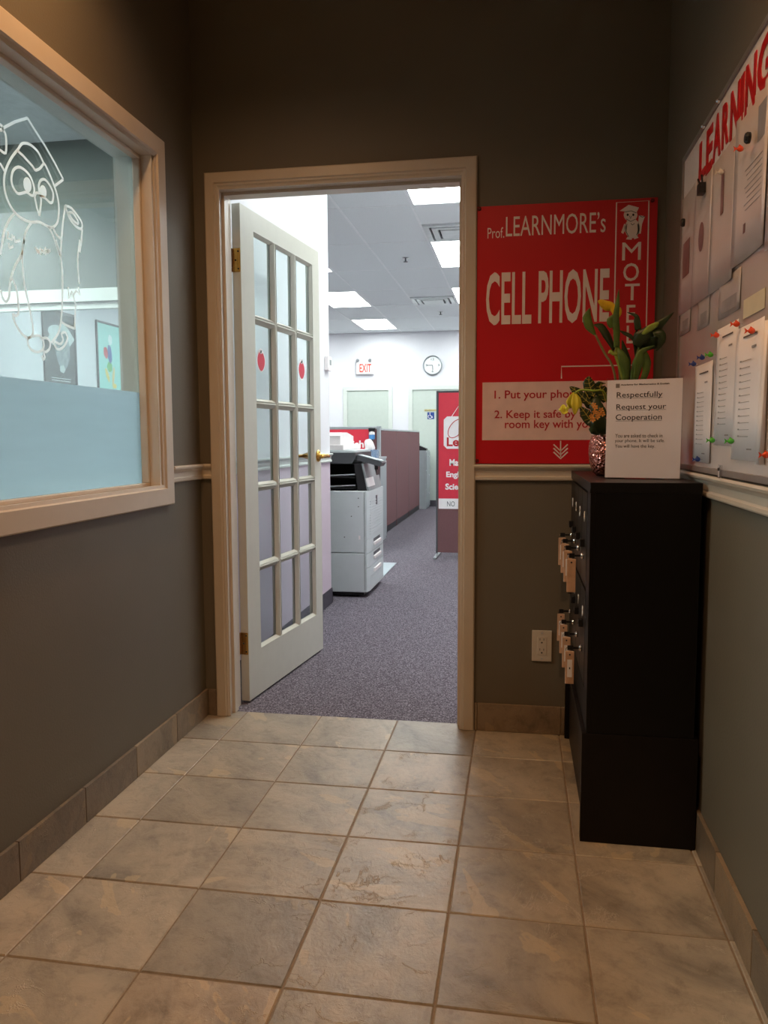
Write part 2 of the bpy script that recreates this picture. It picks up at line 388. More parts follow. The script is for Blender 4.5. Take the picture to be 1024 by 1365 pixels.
def ceiling_light(x0, x1, y0, y1, z, label, m=M_PANEL):
    t = thing('ceiling_light', label, 'light', ((x0+x1)/2, (y0+y1)/2, z), 'fluorescent ceiling panels')
    b = BM(); f = .018
    for q in ((x0, x1, y0, y0+f), (x0, x1, y1-f, y1), (x0, x0+f, y0+f, y1-f), (x1-f, x1, y0+f, y1-f)): box(b, *q, z-.006, z+.02)
    obj('frame', b, M_TBAR, t)
    b = BM(); box(b, x0+f, x1-f, y0+f, y1-f, z-.001, z+.015); obj('diffuser', b, m, t)
    return t
names = {(0, -2): 'bright ceiling light panel nearest the doorway, top right', (0, 0): 'bright ceiling light panel next to the near air vent', (1, -3): 'added unseen ceiling light panel brightening the doorway from just inside the office', (0, 2): 'bright ceiling light panel cut off by the right door casing, far along the row',
         (-3, 2): 'bright ceiling light panel cut off by the edge of the left wall', (-3, 4): 'bright ceiling light panel nearest the far wall above the exit sign'}
for c in range(-8, 7):
    for r in range(-4, 6):
        x0, x1, y0, y1 = cell_rect(c, r)
        if x1 > XOR or x0 < XOL: continue
        if y1 < YO+.05 or y0 > YE-.05 or (x0 < XL-.3 and y1 < YC+.2): continue
        y1 = min(y1, YE-.005); y0 = max(y0, YO+.005)
        if x0 < XL-.05: y0 = max(y0, YC+.005)
        if x0 < XL < x1 and y0 < YC-.1: x0 = XL+.0
        if (c, r) in light_cells and y1-y0 > 1:
            ceiling_light(x0+.004, x1-.004, y0+.004, y1-.004, CEIL+.002, names.get((c, r), 'bright ceiling light panel in the office, out of sight of the doorway'))
            continue
        parts = [(y0, y1)]
        for vx, vy in vents:
            if abs(vx-x0) < .05 and y0 <= vy+.1 < y1: parts = [p for p in ((y0, vy), (vy+.53, y1)) if p[1]-p[0] > .05]
        for a, bb in parts:
            b = BM(); box(b, x0+.008, x1-.008, a+.008, bb-.008, CEIL+.001, CEIL+.018); obj('ceiling_tile', b, M_TILE, ceil)
for x in cx:
    if XOL < x < XOR:
        y0 = YC if x < XL else YO
        b = BM(); box(b, x-.008, x+.008, y0, YE, CEIL-.001, CEIL+.02); obj('main_runner', b, M_TBAR, ceil)
for y in ry:
    if YO < y < YE:
        b = BM(); box(b, XOL if y > YC else XL, XOR, y-.008, y+.008, CEIL-.0005, CEIL+.02); obj('cross_tee', b, M_TBAR, ceil)
# lights over the side room
for k, (x, y) in enumerate([(-3.9, 1.2), (-3.9, 3.2)]):
    ceiling_light(x, x+.54, y, y+1.07, SRC-.012, ['bright ceiling light panel deep in the side room', 'bright ceiling light panel in the side room nearer its inner window'][k], mat('side_light_panel', (255, 255, 255), .5, emit=52, ecol=(.93, 1.0, .98)))
M_VENT = mat('vent_metal', (214, 218, 220), .4, .3)
for k, (vx, vy) in enumerate(vents):
    t = thing('air_vent', ['square ceiling air vent next to the near light panels', 'square ceiling air vent further back toward the far wall', 'square ceiling air vent out of sight to the right'][k], 'vent', (vx+.268, vy+.265, CEIL), 'ceiling air vents')
    cxm, cym = vx+.268, vy+.265
    b = BM(); box(b, vx+.01, vx+.527, vy+.01, vy+.52, CEIL+.014, CEIL+.02); obj('backing', b, mat('vent_dark', (70, 74, 78), .7), t)
    for q, (s, z) in enumerate(((.255, 0), (.19, .004), (.125, .008))):
        b = BM(); wv = .045 if q < 2 else .125
        for (ax, bx, ay, by) in ((-s, s, -s, -s+wv), (-s, s, s-wv, s), (-s, -s+wv, -s+wv, s-wv), (s-wv, s, -s+wv, s-wv)):
            if q == 2: continue
            box(b, cxm+ax, cxm+bx, cym+ay, cym+by, CEIL-.012-z, CEIL+.014-z)
        if q == 2: box(b, cxm-s, cxm+s, cym-s, cym+s, CEIL-.02, CEIL-.006, .004)
        obj('louver', b, M_VENT, t)
for k, (x, y) in enumerate([(-1.07, 7.51), (-1.06, 10.75)]):
    t = thing('sprinkler', ['small fire sprinkler in the ceiling tile left of the near light panel', 'small fire sprinkler in the ceiling near the far air vent'][k], 'sprinkler', (x, y, CEIL), 'ceiling sprinklers')
    b = BM(); lathe(b, [(.034, .001), (.034, -.004), (.02, -.008)], (x, y, CEIL)); obj('escutcheon', b, M_CHROME, t, smooth=False)
    b = BM(); lathe(b, [(.008, -.004), (.008, -.035), (.022, -.037), (.022, -.04)], (x, y, CEIL), 12); obj('head', b, M_DGREY, t)

# ------------------------------------------------------------------ lobby downlights (out of frame, above)
def can_light(x, y, wt, label):
    t = thing('downlight', label, 'light', (x, y, CEIL), 'recessed lobby downlights')
    b = BM(); lathe(b, [(.085, 0), (.085, -.006), (.068, -.006), (.066, 0)], (x, y, CEIL), 28); obj('trim_ring', b, M_TRIM, t)
    ld = bpy.data.lights.new('downlight_lamp', 'SPOT'); ld.energy = wt; ld.color = WARM; ld.spot_size = math.radians(146); ld.spot_blend = 1.0; ld.shadow_soft_size = .06
    lo = bpy.data.objects.new('downlight_lamp', ld); COL.objects.link(lo); lo.parent = t; lo.location = (0, 0, -.02)
can_light(-.92, 1.80, CAN_W*.42, 'recessed warm downlight in the lobby ceiling beside the etched window')
can_light(-.08, 1.10, CAN_W*.46, 'recessed warm downlight in the lobby ceiling beside the notice board')
can_light(-.42, -.4, CAN_W*.22, 'recessed warm downlight in the lobby ceiling nearer the entrance')

# ------------------------------------------------------------------ baseboards of slate tile
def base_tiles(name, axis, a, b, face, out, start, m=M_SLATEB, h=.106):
    """tile strip along axis ('y' on side walls, 'x' on the door wall)"""
    bmx = BM(); lo, hi = sorted((face, face+out*.006))
    (box(bmx, lo, hi, a, b, 0, h-.003) if axis == 'y' else box(bmx, a, b, lo, hi, 0, h-.003))
    root = struct(name, bmx, M_GROUT)
    cuts = [a]; t = start
    while t < b-.01:
        if t > a+.01: cuts.append(t)
        t += TP
    cuts.append(b)
    lo, hi = sorted((face, face+out*.011))
    for p, q in zip(cuts, cuts[1:]):
        o = BM()
        if axis == 'y': box(o, 0, hi-lo, 0, q-p-.003, .001, h, .0015); loc = (lo, p+.0015, 0)
        else: box(o, 0, q-p-.003, 0, hi-lo, .001, h, .0015); loc = (p+.0015, lo, 0)
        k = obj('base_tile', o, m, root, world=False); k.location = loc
    return root
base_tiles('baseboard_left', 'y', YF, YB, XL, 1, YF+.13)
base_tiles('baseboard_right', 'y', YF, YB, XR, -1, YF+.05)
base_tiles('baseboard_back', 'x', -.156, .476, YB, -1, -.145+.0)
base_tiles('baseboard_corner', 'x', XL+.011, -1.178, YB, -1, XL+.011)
# dark vinyl base in the office
bm = BM(); box(bm, XL-.011, XL-.004, YO, YC+.006, 0, .10); box(bm, XL-WT, XL-.004, YC, YC+.006, 0, .10); struct('baseboard_office', bm, M_DKBASE)
bm = BM(); box(bm, XOL, XOR, YE-.008, YE, 0, .10); struct('baseboard_far', bm, M_DKBASE)

# ------------------------------------------------------------------ chair rails
RZ0, RZ1 = .945, 1.003
def rail_prof(face, s):   # outline in (distance, z)
    p = [(0, RZ0), (.011, RZ0), (.013, RZ0+.004), (.013, RZ0+.012), (.008, RZ0+.017), (.009, RZ0+.034), (.014, RZ0+.042), (.021, RZ0+.046), (.023, RZ0+.052), (.021, RZ1), (0, RZ1)]
    return [(face+s*d, z) for d, z in p]
bm = BM(); prism(bm, rail_prof(XL, 1), 'y', 2.643, YB); prism(bm, rail_prof(YB, -1), 'x', XL, -1.175); struct('trim_1', bm, M_TRIM, label='cream chair rail beside the etched window')
bm = BM(); prism(bm, rail_prof(YB, -1), 'x', -.162, XR); struct('trim_2', bm, M_TRIM, label='cream chair rail under the red sign')
bm = BM(); prism(bm, rail_prof(XR, -1), 'y', YF, YB-.02); struct('trim_3', bm, M_TRIM, label='cream chair rail under the notice board')
bm = BM(); prism(bm, rail_prof(XL-.011, 1), 'y', YO, YC); struct('trim_4', bm, M_OFFTRIM, label='white chair rail behind the glazed door')

# ------------------------------------------------------------------ door frame and casing
def casing_prof(w): return [(0, 0), (0, .012), (.004, .016), (w-.018, .018), (w-.014, .013), (w-.008, .013), (w-.004, .009), (w, .008), (w, 0)]
CW = .052
frame = thing('door_frame', 'cream moulded casing and jamb around the open doorway', 'door frame', (DX0, YB, 0))
def casing_side(xo, s):
    b = BM(); pr = casing_prof(CW+.008)
    prism(b, [(xo+s*d, YB-h) for d, h in pr], 'z', .002, DZ+CW-.001); return b
XCL, XCR = -1.177, -.158
# mitred casing built as one profile swept around the opening
def casing_loop(path, toward, nrm, w, prof):
    """sweep: path outer corners in plane, toward = inward dirs at each corner"""
    b = BM(); rings = []
    for p, t in zip(path, toward): rings.append([b.verts.new(Vector(p)+Vector(t)*d+Vector(nrm)*h) for d, h in prof])
    n = len(prof)
    for A, B_ in zip(rings, rings[1:]):
        for k in range(n): b.faces.new((A[k], A[(k+1) % n], B_[(k+1) % n], B_[k]))
    return b, rings
ZT = DZ+CW+.004
b, rg = casing_loop([(XCL, YB, 0.002), (XCL, YB, ZT), (XCR, YB, ZT), (XCR, YB, 0.002)], [(1, 0, 0), (1, 0, -1), (-1, 0, -1), (-1, 0, 0)], (0, -1, 0), CW, casing_prof(.056))
b.faces.new(rg[0]); b.faces.new(rg[-1]); obj('casing', b, M_TRIM, frame)
b = BM(); jt = .006
for s in (0, 1):
    x = DX0 if s == 0 else DX1
    q = (x, x+jt) if s == 0 else (x-jt, x)
    box(b, *q, YB-.008, YO+.004, 0.001, DZ)
box(b, DX0+jt, DX1-jt, YB-.008, YO+.004, DZ-jt, DZ); obj('jamb', b, M_TRIM, frame)
b = BM(); box(b, DX0+jt, DX0+jt+.011, YB+.03, YB+.068, .001, DZ-jt); box(b, DX1-jt-.011, DX1-jt, YB+.03, YB+.068, .001, DZ-jt); box(b, DX0+jt+.011, DX1-jt-.011, YB+.03, YB+.068, DZ-jt-.011, DZ-jt); obj('door_stop', b, M_TRIM, frame)

# ------------------------------------------------------------------ glazed door, opened into the office
PA, PB = Vector((-1.099, 3.075, 0)), Vector((-.999, 3.936, 0))
ang = math.atan2(PB.y-PA.y, PB.x-PA.x); DW = .866; DT = .036
door = thing('glazed_door', 'cream fifteen-pane glazed door standing open into the office', 'door', (PA.x, PA.y, 0), rotz=ang)
# local: u along x, thickness toward +y (away from the viewer), z up
us = [(.120, .322), (.347, .549), (.574, .776)]
zs = [(.205, .545), (.563, .888), (.905, 1.240), (1.257, 1.588), (1.605, 1.945)]
DZ0, DZ1 = .008, 2.026
b = BM(); box(b, 0, us[0][0], 0, DT, DZ0, DZ1); obj('hinge_stile', b, M_DOORP, door, world=False)
b = BM(); box(b, us[2][1], DW, 0, DT, DZ0, DZ1); obj('lock_stile', b, M_DOORP, door, world=False)
b = BM(); box(b, us[0][0], us[2][1], 0, DT, DZ0, zs[0][0]); obj('bottom_rail', b, M_DOORP, door, world=False)
b = BM(); box(b, us[0][0], us[2][1], 0, DT, zs[4][1], DZ1); obj('top_rail', b, M_DOORP, door, world=False)
def muntin_box(b, x0, x1, z0, z1, e):
    # chamfered bar standing in the opening
    if e == 'v':
        pts = [(x0, .010), (x0+.009, .001), (x1-.009, .001), (x1, .010), (x1, DT-.010), (x1-.009, DT-.001), (x0+.009, DT-.001), (x0, DT-.010)]
        prism(b, pts, 'z', z0, z1)
    else:
        pts = [(.010, z0), (.001, z0+.006), (.001, z1-.006), (.010, z1), (DT-.010, z1), (DT-.001, z1-.006), (DT-.001, z0+.006), (DT-.010, z0)]
        prism(b, pts, 'x', x0, x1)
for k in range(2):
    b = BM(); muntin_box(b, us[k][1], us[k+1][0], zs[0][0], zs[4][1], 'v'); obj('muntin', b, M_DOORP, door, world=False)
for k in range(4):
    for c in range(3):
        b = BM(); muntin_box(b, us[c][0], us[c][1], zs[k][1], zs[k+1][0], 'h'); obj('muntin', b, M_DOORP, door, world=False)
for c in range(3):
    for r in range(5):
        x0, x1 = us[c]; z0, z1 = zs[r]
        b = BM(); box(b, x0-.002, x1+.002, DT/2-.0015, DT/2+.0015, z0-.002, z1+.002); pane = obj('pane', b, M_DGLASS, door, world=False)
        b = BM()   # glazing bead around each pane, sloped
        s = .011
        for (p, q) in (((x0, z0), (x1, z0)), ((x1, z0), (x1, z1)), ((x1, z1), (x0, z1)), ((x0, z1), (x0, z0))):
            d = Vector((q[0]-p[0], q[1]-p[1])).normalized(); nn = Vector((-d.y, d.x))
            for (yf, yg) in ((.002, DT/2-.002), (DT-.002, DT/2+.002)):
                A = [(p[0], yf, p[1]), (q[0], yf, q[1]), (q[0]+(nn.x-d.x)*s, yg, q[1]+(nn.y-d.y)*s), (p[0]+(nn.x+d.x)*s, yg, p[1]+(nn.y+d.y)*s), (p[0], yg, p[1]), (q[0], yg, q[1])]
                v = [b.verts.new(t) for t in A]
                b.faces.new((v[0], v[1], v[2], v[3])); b.faces.new((v[4], v[5], v[2], v[3]))
        obj('glazing_bead', b, M_DOORP, pane, world=False)
        if (c, r) in ((0, 3), (2, 3)):
            u0, z0a = ((.205, 1.432), (.660, 1.430))[0 if c == 0 else 1]
            b = BM(); plate(b, [(u0+.040*math.cos(a)*(1+.1*math.cos(2*a)), DT/2-.002, z0a+.050*math.sin(a)) for a in [k*math.pi/12 for k in range(24)]], (0, -1, 0), .0005); st = obj('apple_sticker', b, M_PAPER, pane, world=False)
            b = BM(); plate(b, [(u0+.033*math.cos(a)*(1+.1*math.cos(2*a)), DT/2-.0026, z0a-.002+(.042-.012*(abs(math.cos(a)) < .3 and math.sin(a) > 0))*math.sin(a)) for a in [k*math.pi/12 for k in range(24)]], (0, -1, 0), .0005)
            obj('apple_print', b, mat('apple_red', (214, 50, 72), .5), pane, world=False)
            b = BM(); plate(b, [(u0-.008, DT/2-.0026, z0a+.030), (u0+.002, DT/2-.0026, z0a+.030), (u0+.010, DT/2-.0026, z0a+.043), (u0-.004, DT/2-.0026, z0a+.042)], (0, -1, 0), .0008)
            obj('apple_leaf', b, mat('leaf_print', (60, 70, 60), .6), pane, world=False)
for z in (1.807, .252):
    b = BM(); box(b, -.0018, 0, .002, DT-.002, z-.046, z+.046); h = obj('hinge', b, M_BRASS, door, world=False)
    b = BM()
    for k in range(5): lathe(b, [(.0055, -.046+k*.0184+.0006), (.0055, -.046+(k+1)*.0184-.0006)], (-.004, DT+.004, z), 12)
    obj('knuckle', b, M_BRASS, h, world=False)
    b = BM(); box(b, -.024, -.004, DT+.002, DT+.004, z-.046, z+.046); obj('hinge_leaf', b, M_BRASS, h, world=False)
    for dz, yy in ((-.034, .010), (0, .022), (.034, .010)):
        b = BM(); lathe(b, [(.0035, -.0025), (.0035, -.0017)], (0, yy, z+dz), 10, 'x'); obj('screw', b, M_BLKPL, h, world=False)
KU, KZ = .825, 1.012
hd = BM(); lathe(hd, [(.0, 0), (.030, 0), (.030, -.004), (.022, -.010), (.012, -.014), (.010, -.058)], (KU, 0, KZ), 20, 'y'); hobj = obj('door_handle', hd, M_BRASS, door, world=False, smooth=True)
b = BM(); tube(b, smooth_line([(KU, -.054, KZ), (KU-.02, -.062, KZ), (KU-.06, -.062, KZ+.003), (KU-.105, -.058, KZ-.003)]), [.0095]*4+[.009]*4+[.0085]*4+[.008], 10); obj('lever', b, M_BRASS, hobj, world=False, smooth=True)
b = BM(); lathe(b, [(.0, DT), (.030, DT), (.030, DT+.004), (.022, DT+.010), (.010, DT+.045)], (KU, 0, KZ), 20, 'y'); obj('rose', b, M_BRASS, hobj, world=False, smooth=True)
b = BM(); tube(b, [(KU, DT+.045, KZ), (KU-.05, DT+.05, KZ), (KU-.105, DT+.046, KZ)], .009, 10); obj('lever', b, M_BRASS, hobj, world=False, smooth=True)

# ------------------------------------------------------------------ lobby window with etched owl and frosted film
win = thing('window_1', 'large cream-framed lobby window with an etched owl and frosted lower band', 'window', (XL, 2.0, WZ0))
del win['category']; win['kind'] = 'structure'
WC = .072
prof = [(0, 0), (0, .016), (.004, .020), (WC-.014, .020), (WC-.010, .014), (WC, .012), (WC, 0)]
oy0, oy1, oz0, oz1 = WY0-WC+.006, WY1+WC+.012, WZ0-WC+.012, WZ1+WC-.006
path = [(XL, oy0, oz0), (XL, oy1, oz0), (XL, oy1, oz1), (XL, oy0, oz1), (XL, oy0, oz0)]
tw = [(0, 1, 1), (0, -1, 1), (0, -1, -1), (0, 1, -1), (0, 1, 1)]
b, rg = casing_loop(path, tw, (1, 0, 0), WC, prof); obj('casing', b, M_TRIM, win)
XG = -1.281
b = BM(); e = .008
for (y0, y1, z0, z1) in ((WY0, WY1, WZ0, WZ0+e), (WY0, WY1, WZ1-e, WZ1), (WY0, WY0+e, WZ0+e, WZ1-e), (WY1-e, WY1, WZ0+e, WZ1-e)): box(b, XG, XL+.010, y0, y1, z0, z1)
obj('jamb', b, M_TRIM, win)
b = BM()
for (y0, y1, z0, z1) in ((WY0, WY1, WZ0, WZ0+e), (WY0, WY1, WZ1-e, WZ1), (WY0, WY0+e, WZ0+e, WZ1-e), (WY1-e, WY1, WZ0+e, WZ1-e)): box(b, XL-WT-.004, XG-.0001, y0, y1, z0, z1)
obj('jamb', b, M_OFFTRIM, win)
b = BM(); e2 = .020
for (y0, y1, z0, z1) in ((WY0+e, WY1-e, WZ0+e, WZ0+e2), (WY0+e, WY1-e, WZ1-e2, WZ1-e), (WY0+e, WY0+e2, WZ0+e2, WZ1-e2), (WY1-e2, WY1-e, WZ0+e2, WZ1-e2)): box(b, XG+.004, XG+.030, y0, y1, z0, z1, .003)
obj('glass_stop', b, M_TRIM, win)
b = BM(); box(b, XG-.003, XG+.003, WY0+e, WY1-e, WZ0+e, WZ1-e); pane = obj('glass', b, M_GLASS, win)
FZ = 1.258
b = BM(); box(b, XG+.0032, XG+.0038, WY0+e2, WY1-e2, WZ0+e2, FZ); obj('frosted_film', b, film_mat('frosted_film', (210, 222, 228), .85, 0), pane)
M_ETCH = film_mat('etched_line', (250, 253, 253), .85, .0)
k1, k2 = 130/845, 200/1024
A_ = [([(20,280),(30,262),(130,210),(237,177)],0), ([(237,177),(300,280),(390,420),(470,560),(548,710)],0), ([(548,710),(475,765)],0),
 ([(150,460),(180,410),(210,395),(260,408),(320,460),(355,520),(378,570)],1), ([(378,570),(345,615),(305,632)],1), ([(305,632),(285,600),(200,505),(150,460)],0),
 ([(0,235),(16,245),(20,275),(0,285)],1), ([(20,280),(42,305),(53,370),(48,480),(0,455)],1),
 ([(150,455),(100,520),(55,610),(35,700),(40,800),(70,900),(130,1000),(200,1055),(270,1080),(340,1080),(420,1120),(465,1120),(500,1070),(510,960),(495,850),(460,740),(400,600),(378,570)],1),
 ([(0,570),(40,640)],0),
 ([(190,830),(150,830),(110,770),(98,700),(115,630),(160,602),(215,630),(265,690),(295,780),(290,845),(265,845),(230,820),(190,830)],1),
 ([(340,820),(335,760),(355,715),(390,712),(430,760),(460,830),(455,900),(435,912),(410,890),(385,868),(350,850),(340,820)],1),
 ([(300,860),(310,830),(335,830),(352,860),(355,910),(342,1025)],1), ([(342,1025),(320,960),(300,860)],0),
 ([(565,937),(620,960),(690,1050),(712,1100),(700,1140),(650,1110),(600,1040),(565,937)],1), ([(590,1000),(630,1000),(675,1070),(670,1095),(630,1060),(590,1000)],1),
 ([(565,937),(545,1080),(530,1250),(525,1365)],0), ([(712,1140),(705,1250),(690,1340)],0),
 ([(130,1000),(80,1060),(40,1150),(20,1250),(5,1365)],1), ([(270,1085),(225,1160),(205,1260),(190,1365)],1), ([(420,1120),(460,1200),(490,1290),(515,1365)],1), ([(455,1125),(490,1190),(530,1230)],1),
 ([(70,1160),(65,1220),(100,1230),(110,1190)],0), ([(75,1260),(80,1305),(115,1290)],0), ([(120,1200),(130,1250),(175,1240)],0), ([(305,1295),(325,1345),(350,1310),(375,1345),(395,1305),(415,1345),(435,1320)],0)]
B_ = [([(165,0),(150,90),(105,170),(75,260),(65,330),(60,390),(40,420),(15,390),(5,340)],1), ([(150,90),(155,200),(170,320),(200,460),(225,600),(220,650),(190,670)],1),
 ([(80,260),(110,330),(125,430),(125,500),(105,518),(88,508),(100,560),(140,630),(185,670)],1), ([(380,0),(410,100),(425,220),(425,400),(415,560),(395,640),(350,700)],1),
 ([(190,670),(225,655),(270,655),(295,690),(295,740),(260,765),(215,750),(190,710),(190,670)],1), ([(285,670),(320,670),(342,700),(335,745),(305,765),(290,740)],1), ([(295,760),(305,800),(295,815),(285,790)],1),
 ([(365,700),(385,740),(410,745),(440,720),(460,670),(445,630),(420,640),(430,680),(410,710),(370,690)],1), ([(420,560),(450,580),(510,605)],1), ([(510,605),(515,430)],0),
 ([(465,320),(470,400),(490,350),(500,380),(515,440)],0), ([(535,320),(545,375),(520,345),(500,380)],0), ([(545,0),(530,130),(540,300)],1), ([(250,60),(275,95),(290,70),(310,95),(330,65)],0)]
b = BM(); XE = XG+.0032
for lines, (ox, oy, k) in ((A_, (0, 130, k1)), (B_, (0, 320, k2))):
    for ln, sm in lines:
        pts = [onX(ox+x*k, oy+y*k, XE) for x, y in ln]
        pts = smooth_line(pts, 3) if sm and len(pts) > 2 else pts
        ribbon(b, pts, (1, 0, 0), .0072, .0006)
for (x, y, rx, ry_) in ((237, 755, 34, 66), (373, 815, 29, 56)):
    plate(b, [onX((x+rx*math.cos(a)+.12*ry_*math.sin(a))*k1, 130+(y+ry_*math.sin(a))*k1, XE) for a in [i*math.pi/10 for i in range(20)]], (1, 0, 0), .0006)
o = obj('owl_etching', b, M_ETCH, pane); o['label'] = 'white etched owl in a mortarboard holding a diploma'
# interior window of the side room
win2 = thing('window_2', 'wide white-framed inner window of the side room', 'window', (-3, SRY, NZ0)); del win2['category']; win2['kind'] = 'structure'
b = BM(); cw2 = .085
for (x0, x1, z0, z1) in ((NX0-cw2, NX1+cw2, NZ1, NZ1+cw2), (NX0-cw2, NX1+cw2, NZ0-cw2, NZ0), (NX0-cw2, NX0, NZ0, NZ1), (NX1, NX1+cw2, NZ0, NZ1)): box(b, x0, x1, SRY-.016, SRY, z0, z1, .002)
obj('casing', b, M_OFFTRIM, win2)
b = BM()
for (x0, x1, z0, z1) in ((NX0, NX1, NZ1-.045, NZ1), (NX0, NX1, NZ0, NZ0+.045), (NX0, NX0+.045, NZ0+.045, NZ1-.045), (NX1-.045, NX1, NZ0+.045, NZ1-.045)): box(b, x0, x1, SRY+.012, SRY+.055, z0, z1)
obj('frame', b, M_OFFTRIM, win2)
b = BM(); box(b, NX0+.045, NX1-.045, SRY+.03, SRY+.035, NZ0+.045, NZ1-.045); obj('glass', b, M_DGLASS, win2)

# ------------------------------------------------------------------ posters on the far left wall
def wall_poster(name, y0, y1, z0, z1, label):
    t = thing(name, label, 'poster', (XOL, (y0+y1)/2, z0))
    b = BM(); f = .022
    for q in ((y0, y1, z0, z0+f), (y0, y1, z1-f, z1), (y0, y0+f, z0+f, z1-f), (y1-f, y1, z0+f, z1-f)): box(b, XOL+.001, XOL+.02, *q)
    obj('frame', b, M_BLKPL, t); return t
X1 = XOL+.001
t = wall_poster('framed_poster', 7.53, 8.14, 1.66, 2.455, 'black and white portrait poster in a dark frame beyond the etched window')
def sheet(y0, y1, z0, z1, m, nm, par, d=.006):
    b = BM(); box(b, X1, X1+d, y0, y1, z0, z1); return obj(nm, b, m, par)
def blob(cy, cz, ry, rz, m, nm, par, d, wob=0, n=22, rot=0):
    b = BM(); pts = []
    for i in range(n):
        a = 2*math.pi*i/n; r = 1+wob*math.sin(5*a+cy*9)+wob*.6*math.cos(9*a)
        u, v = ry*r*math.cos(a), rz*r*math.sin(a); pts.append((X1+.006, cy+u*math.cos(rot)-v*math.sin(rot), cz+u*math.sin(rot)+v*math.cos(rot)))
    plate(b, pts, (1, 0, 0), d); return obj(nm, b, m, par)
sheet(7.55, 8.12, 1.68, 2.435, mat('poster_black', (48, 54, 58), .5, var=.5, scale=6), 'sheet', t)
M_G1 = mat('poster_pale', (196, 206, 208), .6, var=.15, scale=12); M_G2 = mat('poster_grey', (130, 140, 144), .6, var=.4, scale=14)
blob(7.86, 2.19, .24, .13, M_G1, 'print', t, .0006, .08); blob(7.89, 2.05, .135, .20, M_G2, 'print', t, .001)
blob(7.87, 1.85, .05, .04, M_G1, 'print', t, .0012, .1)
for z in (1.745, 1.72):
    b = BM(); box(b, X1+.006, X1+.0066, 7.66, 8.02, z, z+.008); obj('print', b, M_G1, t)
t = wall_poster('framed_poster', 8.58, 9.17, 1.60, 2.475, 'teal poster of a running figure in a thin dark frame beyond the etched window')
sheet(8.60, 9.15, 1.62, 2.455, mat('poster_teal', (150, 214, 208), .5, var=.06, scale=5), 'sheet', t)
for (cy, cz, ry_, rz, c, rot) in ((8.90, 2.28, .045, .06, (226, 236, 238), 0), (8.88, 2.11, .05, .11, (50, 84, 160), .1), (8.79, 2.12, .05, .07, (196, 44, 60), .3), (8.87, 1.96, .06, .06, (84, 176, 84), 0), (8.81, 1.86, .03, .09, (226, 200, 100), .5), (8.95, 1.85, .025, .12, (220, 190, 120), -.2), (8.97, 1.74, .05, .03, (232, 200, 80), 0)):
    blob(cy, cz, ry_, rz, mat('print_%d_%d_%d' % c, c, .6), 'print', t, .0008, .06, rot=rot)

# ------------------------------------------------------------------ red lobby sign
SX0, SX1, SZ0, SZ1 = -.157, .458, 1.006, 1.917; SY = YB-.008
sign = thing('wall_sign', 'large red phone check-in sign with white lettering beside the doorway', 'sign', ((SX0+SX1)/2, YB, SZ0))
b = BM(); box(b, SX0, SX1, SY, YB-.001, SZ0, SZ1, .001); obj('panel', b, M_RED, sign)
sk = 260/934
def sp(x, y): p = onY(630+x*sk, 250+y*sk, SY); return (p.x, p.z)
def srect(l, lt, lb, r, rt_, rb): 
    a, c = sp(l, lt), sp(l, lb); d, e_ = sp(r, rt_), sp(r, rb)
    return ((a[0]+c[0])/2, (d[0]+e_[0])/2, (c[1]+e_[1])/2, (a[1]+d[1])/2)
PY = wallY(SY)
def stext(body, rect, m=M_SIGNW, bold=0, prefix=None, par=sign): return obj('lettering', text_bm(body, rect, PY, .0006, bold, prefix), m, par)
stext('Prof.', srect(72, 193, 245, 152, 190, 240)); 
stext('LEARNMORE\u2019s', srect(160, 140, 238, 638, 116, 211))
stext('CELL PHONE', srect(65, 408, 664, 655, 383, 641), bold=.018)
for ch, q in (('M', (717, 263, 349, 807, 261, 346)), ('O', (722, 363, 449, 797, 361, 447)), ('T', (730, 462, 541, 800, 459, 538)), ('E', (737, 563, 648, 780, 561, 646)), ('L', (738, 662, 747, 776, 660, 744))):
    stext(ch, srect(*q), bold=0 if ch == 'M' else .008)
def sline(pts, wd=.0042):
    b = BM(); ribbon(b, [Vector((*sp(*p), 0)).xzy for p in pts] if 0 else [Vector((sp(*p)[0], SY, sp(*p)[1])) for p in pts], (0, -1, 0), wd, .0006); return obj('print_line', b, M_SIGNW, sign)
sline([(677, 712), (690, 72), (845, 63), (832, 690)]); sline([(787, 740), (785, 850), (426, 857), (426, 915)]); sline([(722, 773), (752, 772)])
a = sp(48, 938); c = sp(48, 1210); d = sp(800, 905)
b = BM(); box(b, a[0], d[0], SY-.0008, SY, c[1], (a[1]+sp(600, 921)[1])/2); bx_ = obj('text_box', b, mat('sign_pink_white', (236, 200, 190), .55), sign)
PY2 = wallY(SY-.0008)
for body, pre, q in (('1. Put your phone', '1. Put your pho', (105, 974, 1024, 462, 966, 1018)), ('2. Keep it safe by taking', '2. Keep it safe by t', (105, 1068, 1118, 530, 1062, 1112)), ('room key with you', 'room key with yo', (155, 1112, 1166, 553, 1112, 1162))):
    obj('lettering', text_bm(body, srect(*q), PY2, .0006, .012, pre), M_REDINK, bx_)
sline([(422, 1213), (422, 1290)]); 
for y in (1262, 1280, 1298): sline([(388, y-32), (422, y), (456, y-32)], .005)
for x, y in ((33, 103), (22, 1308), (862, 62), (838, 1310)):
    p = sp(x, y); b = BM(); lathe(b, [(.007, 0), (.007, -.003), (.004, -.006)], (p[0], SY, p[1]), 12, 'y'); obj('bolt', b, mat('bolt_red', (110, 16, 22), .3), sign)
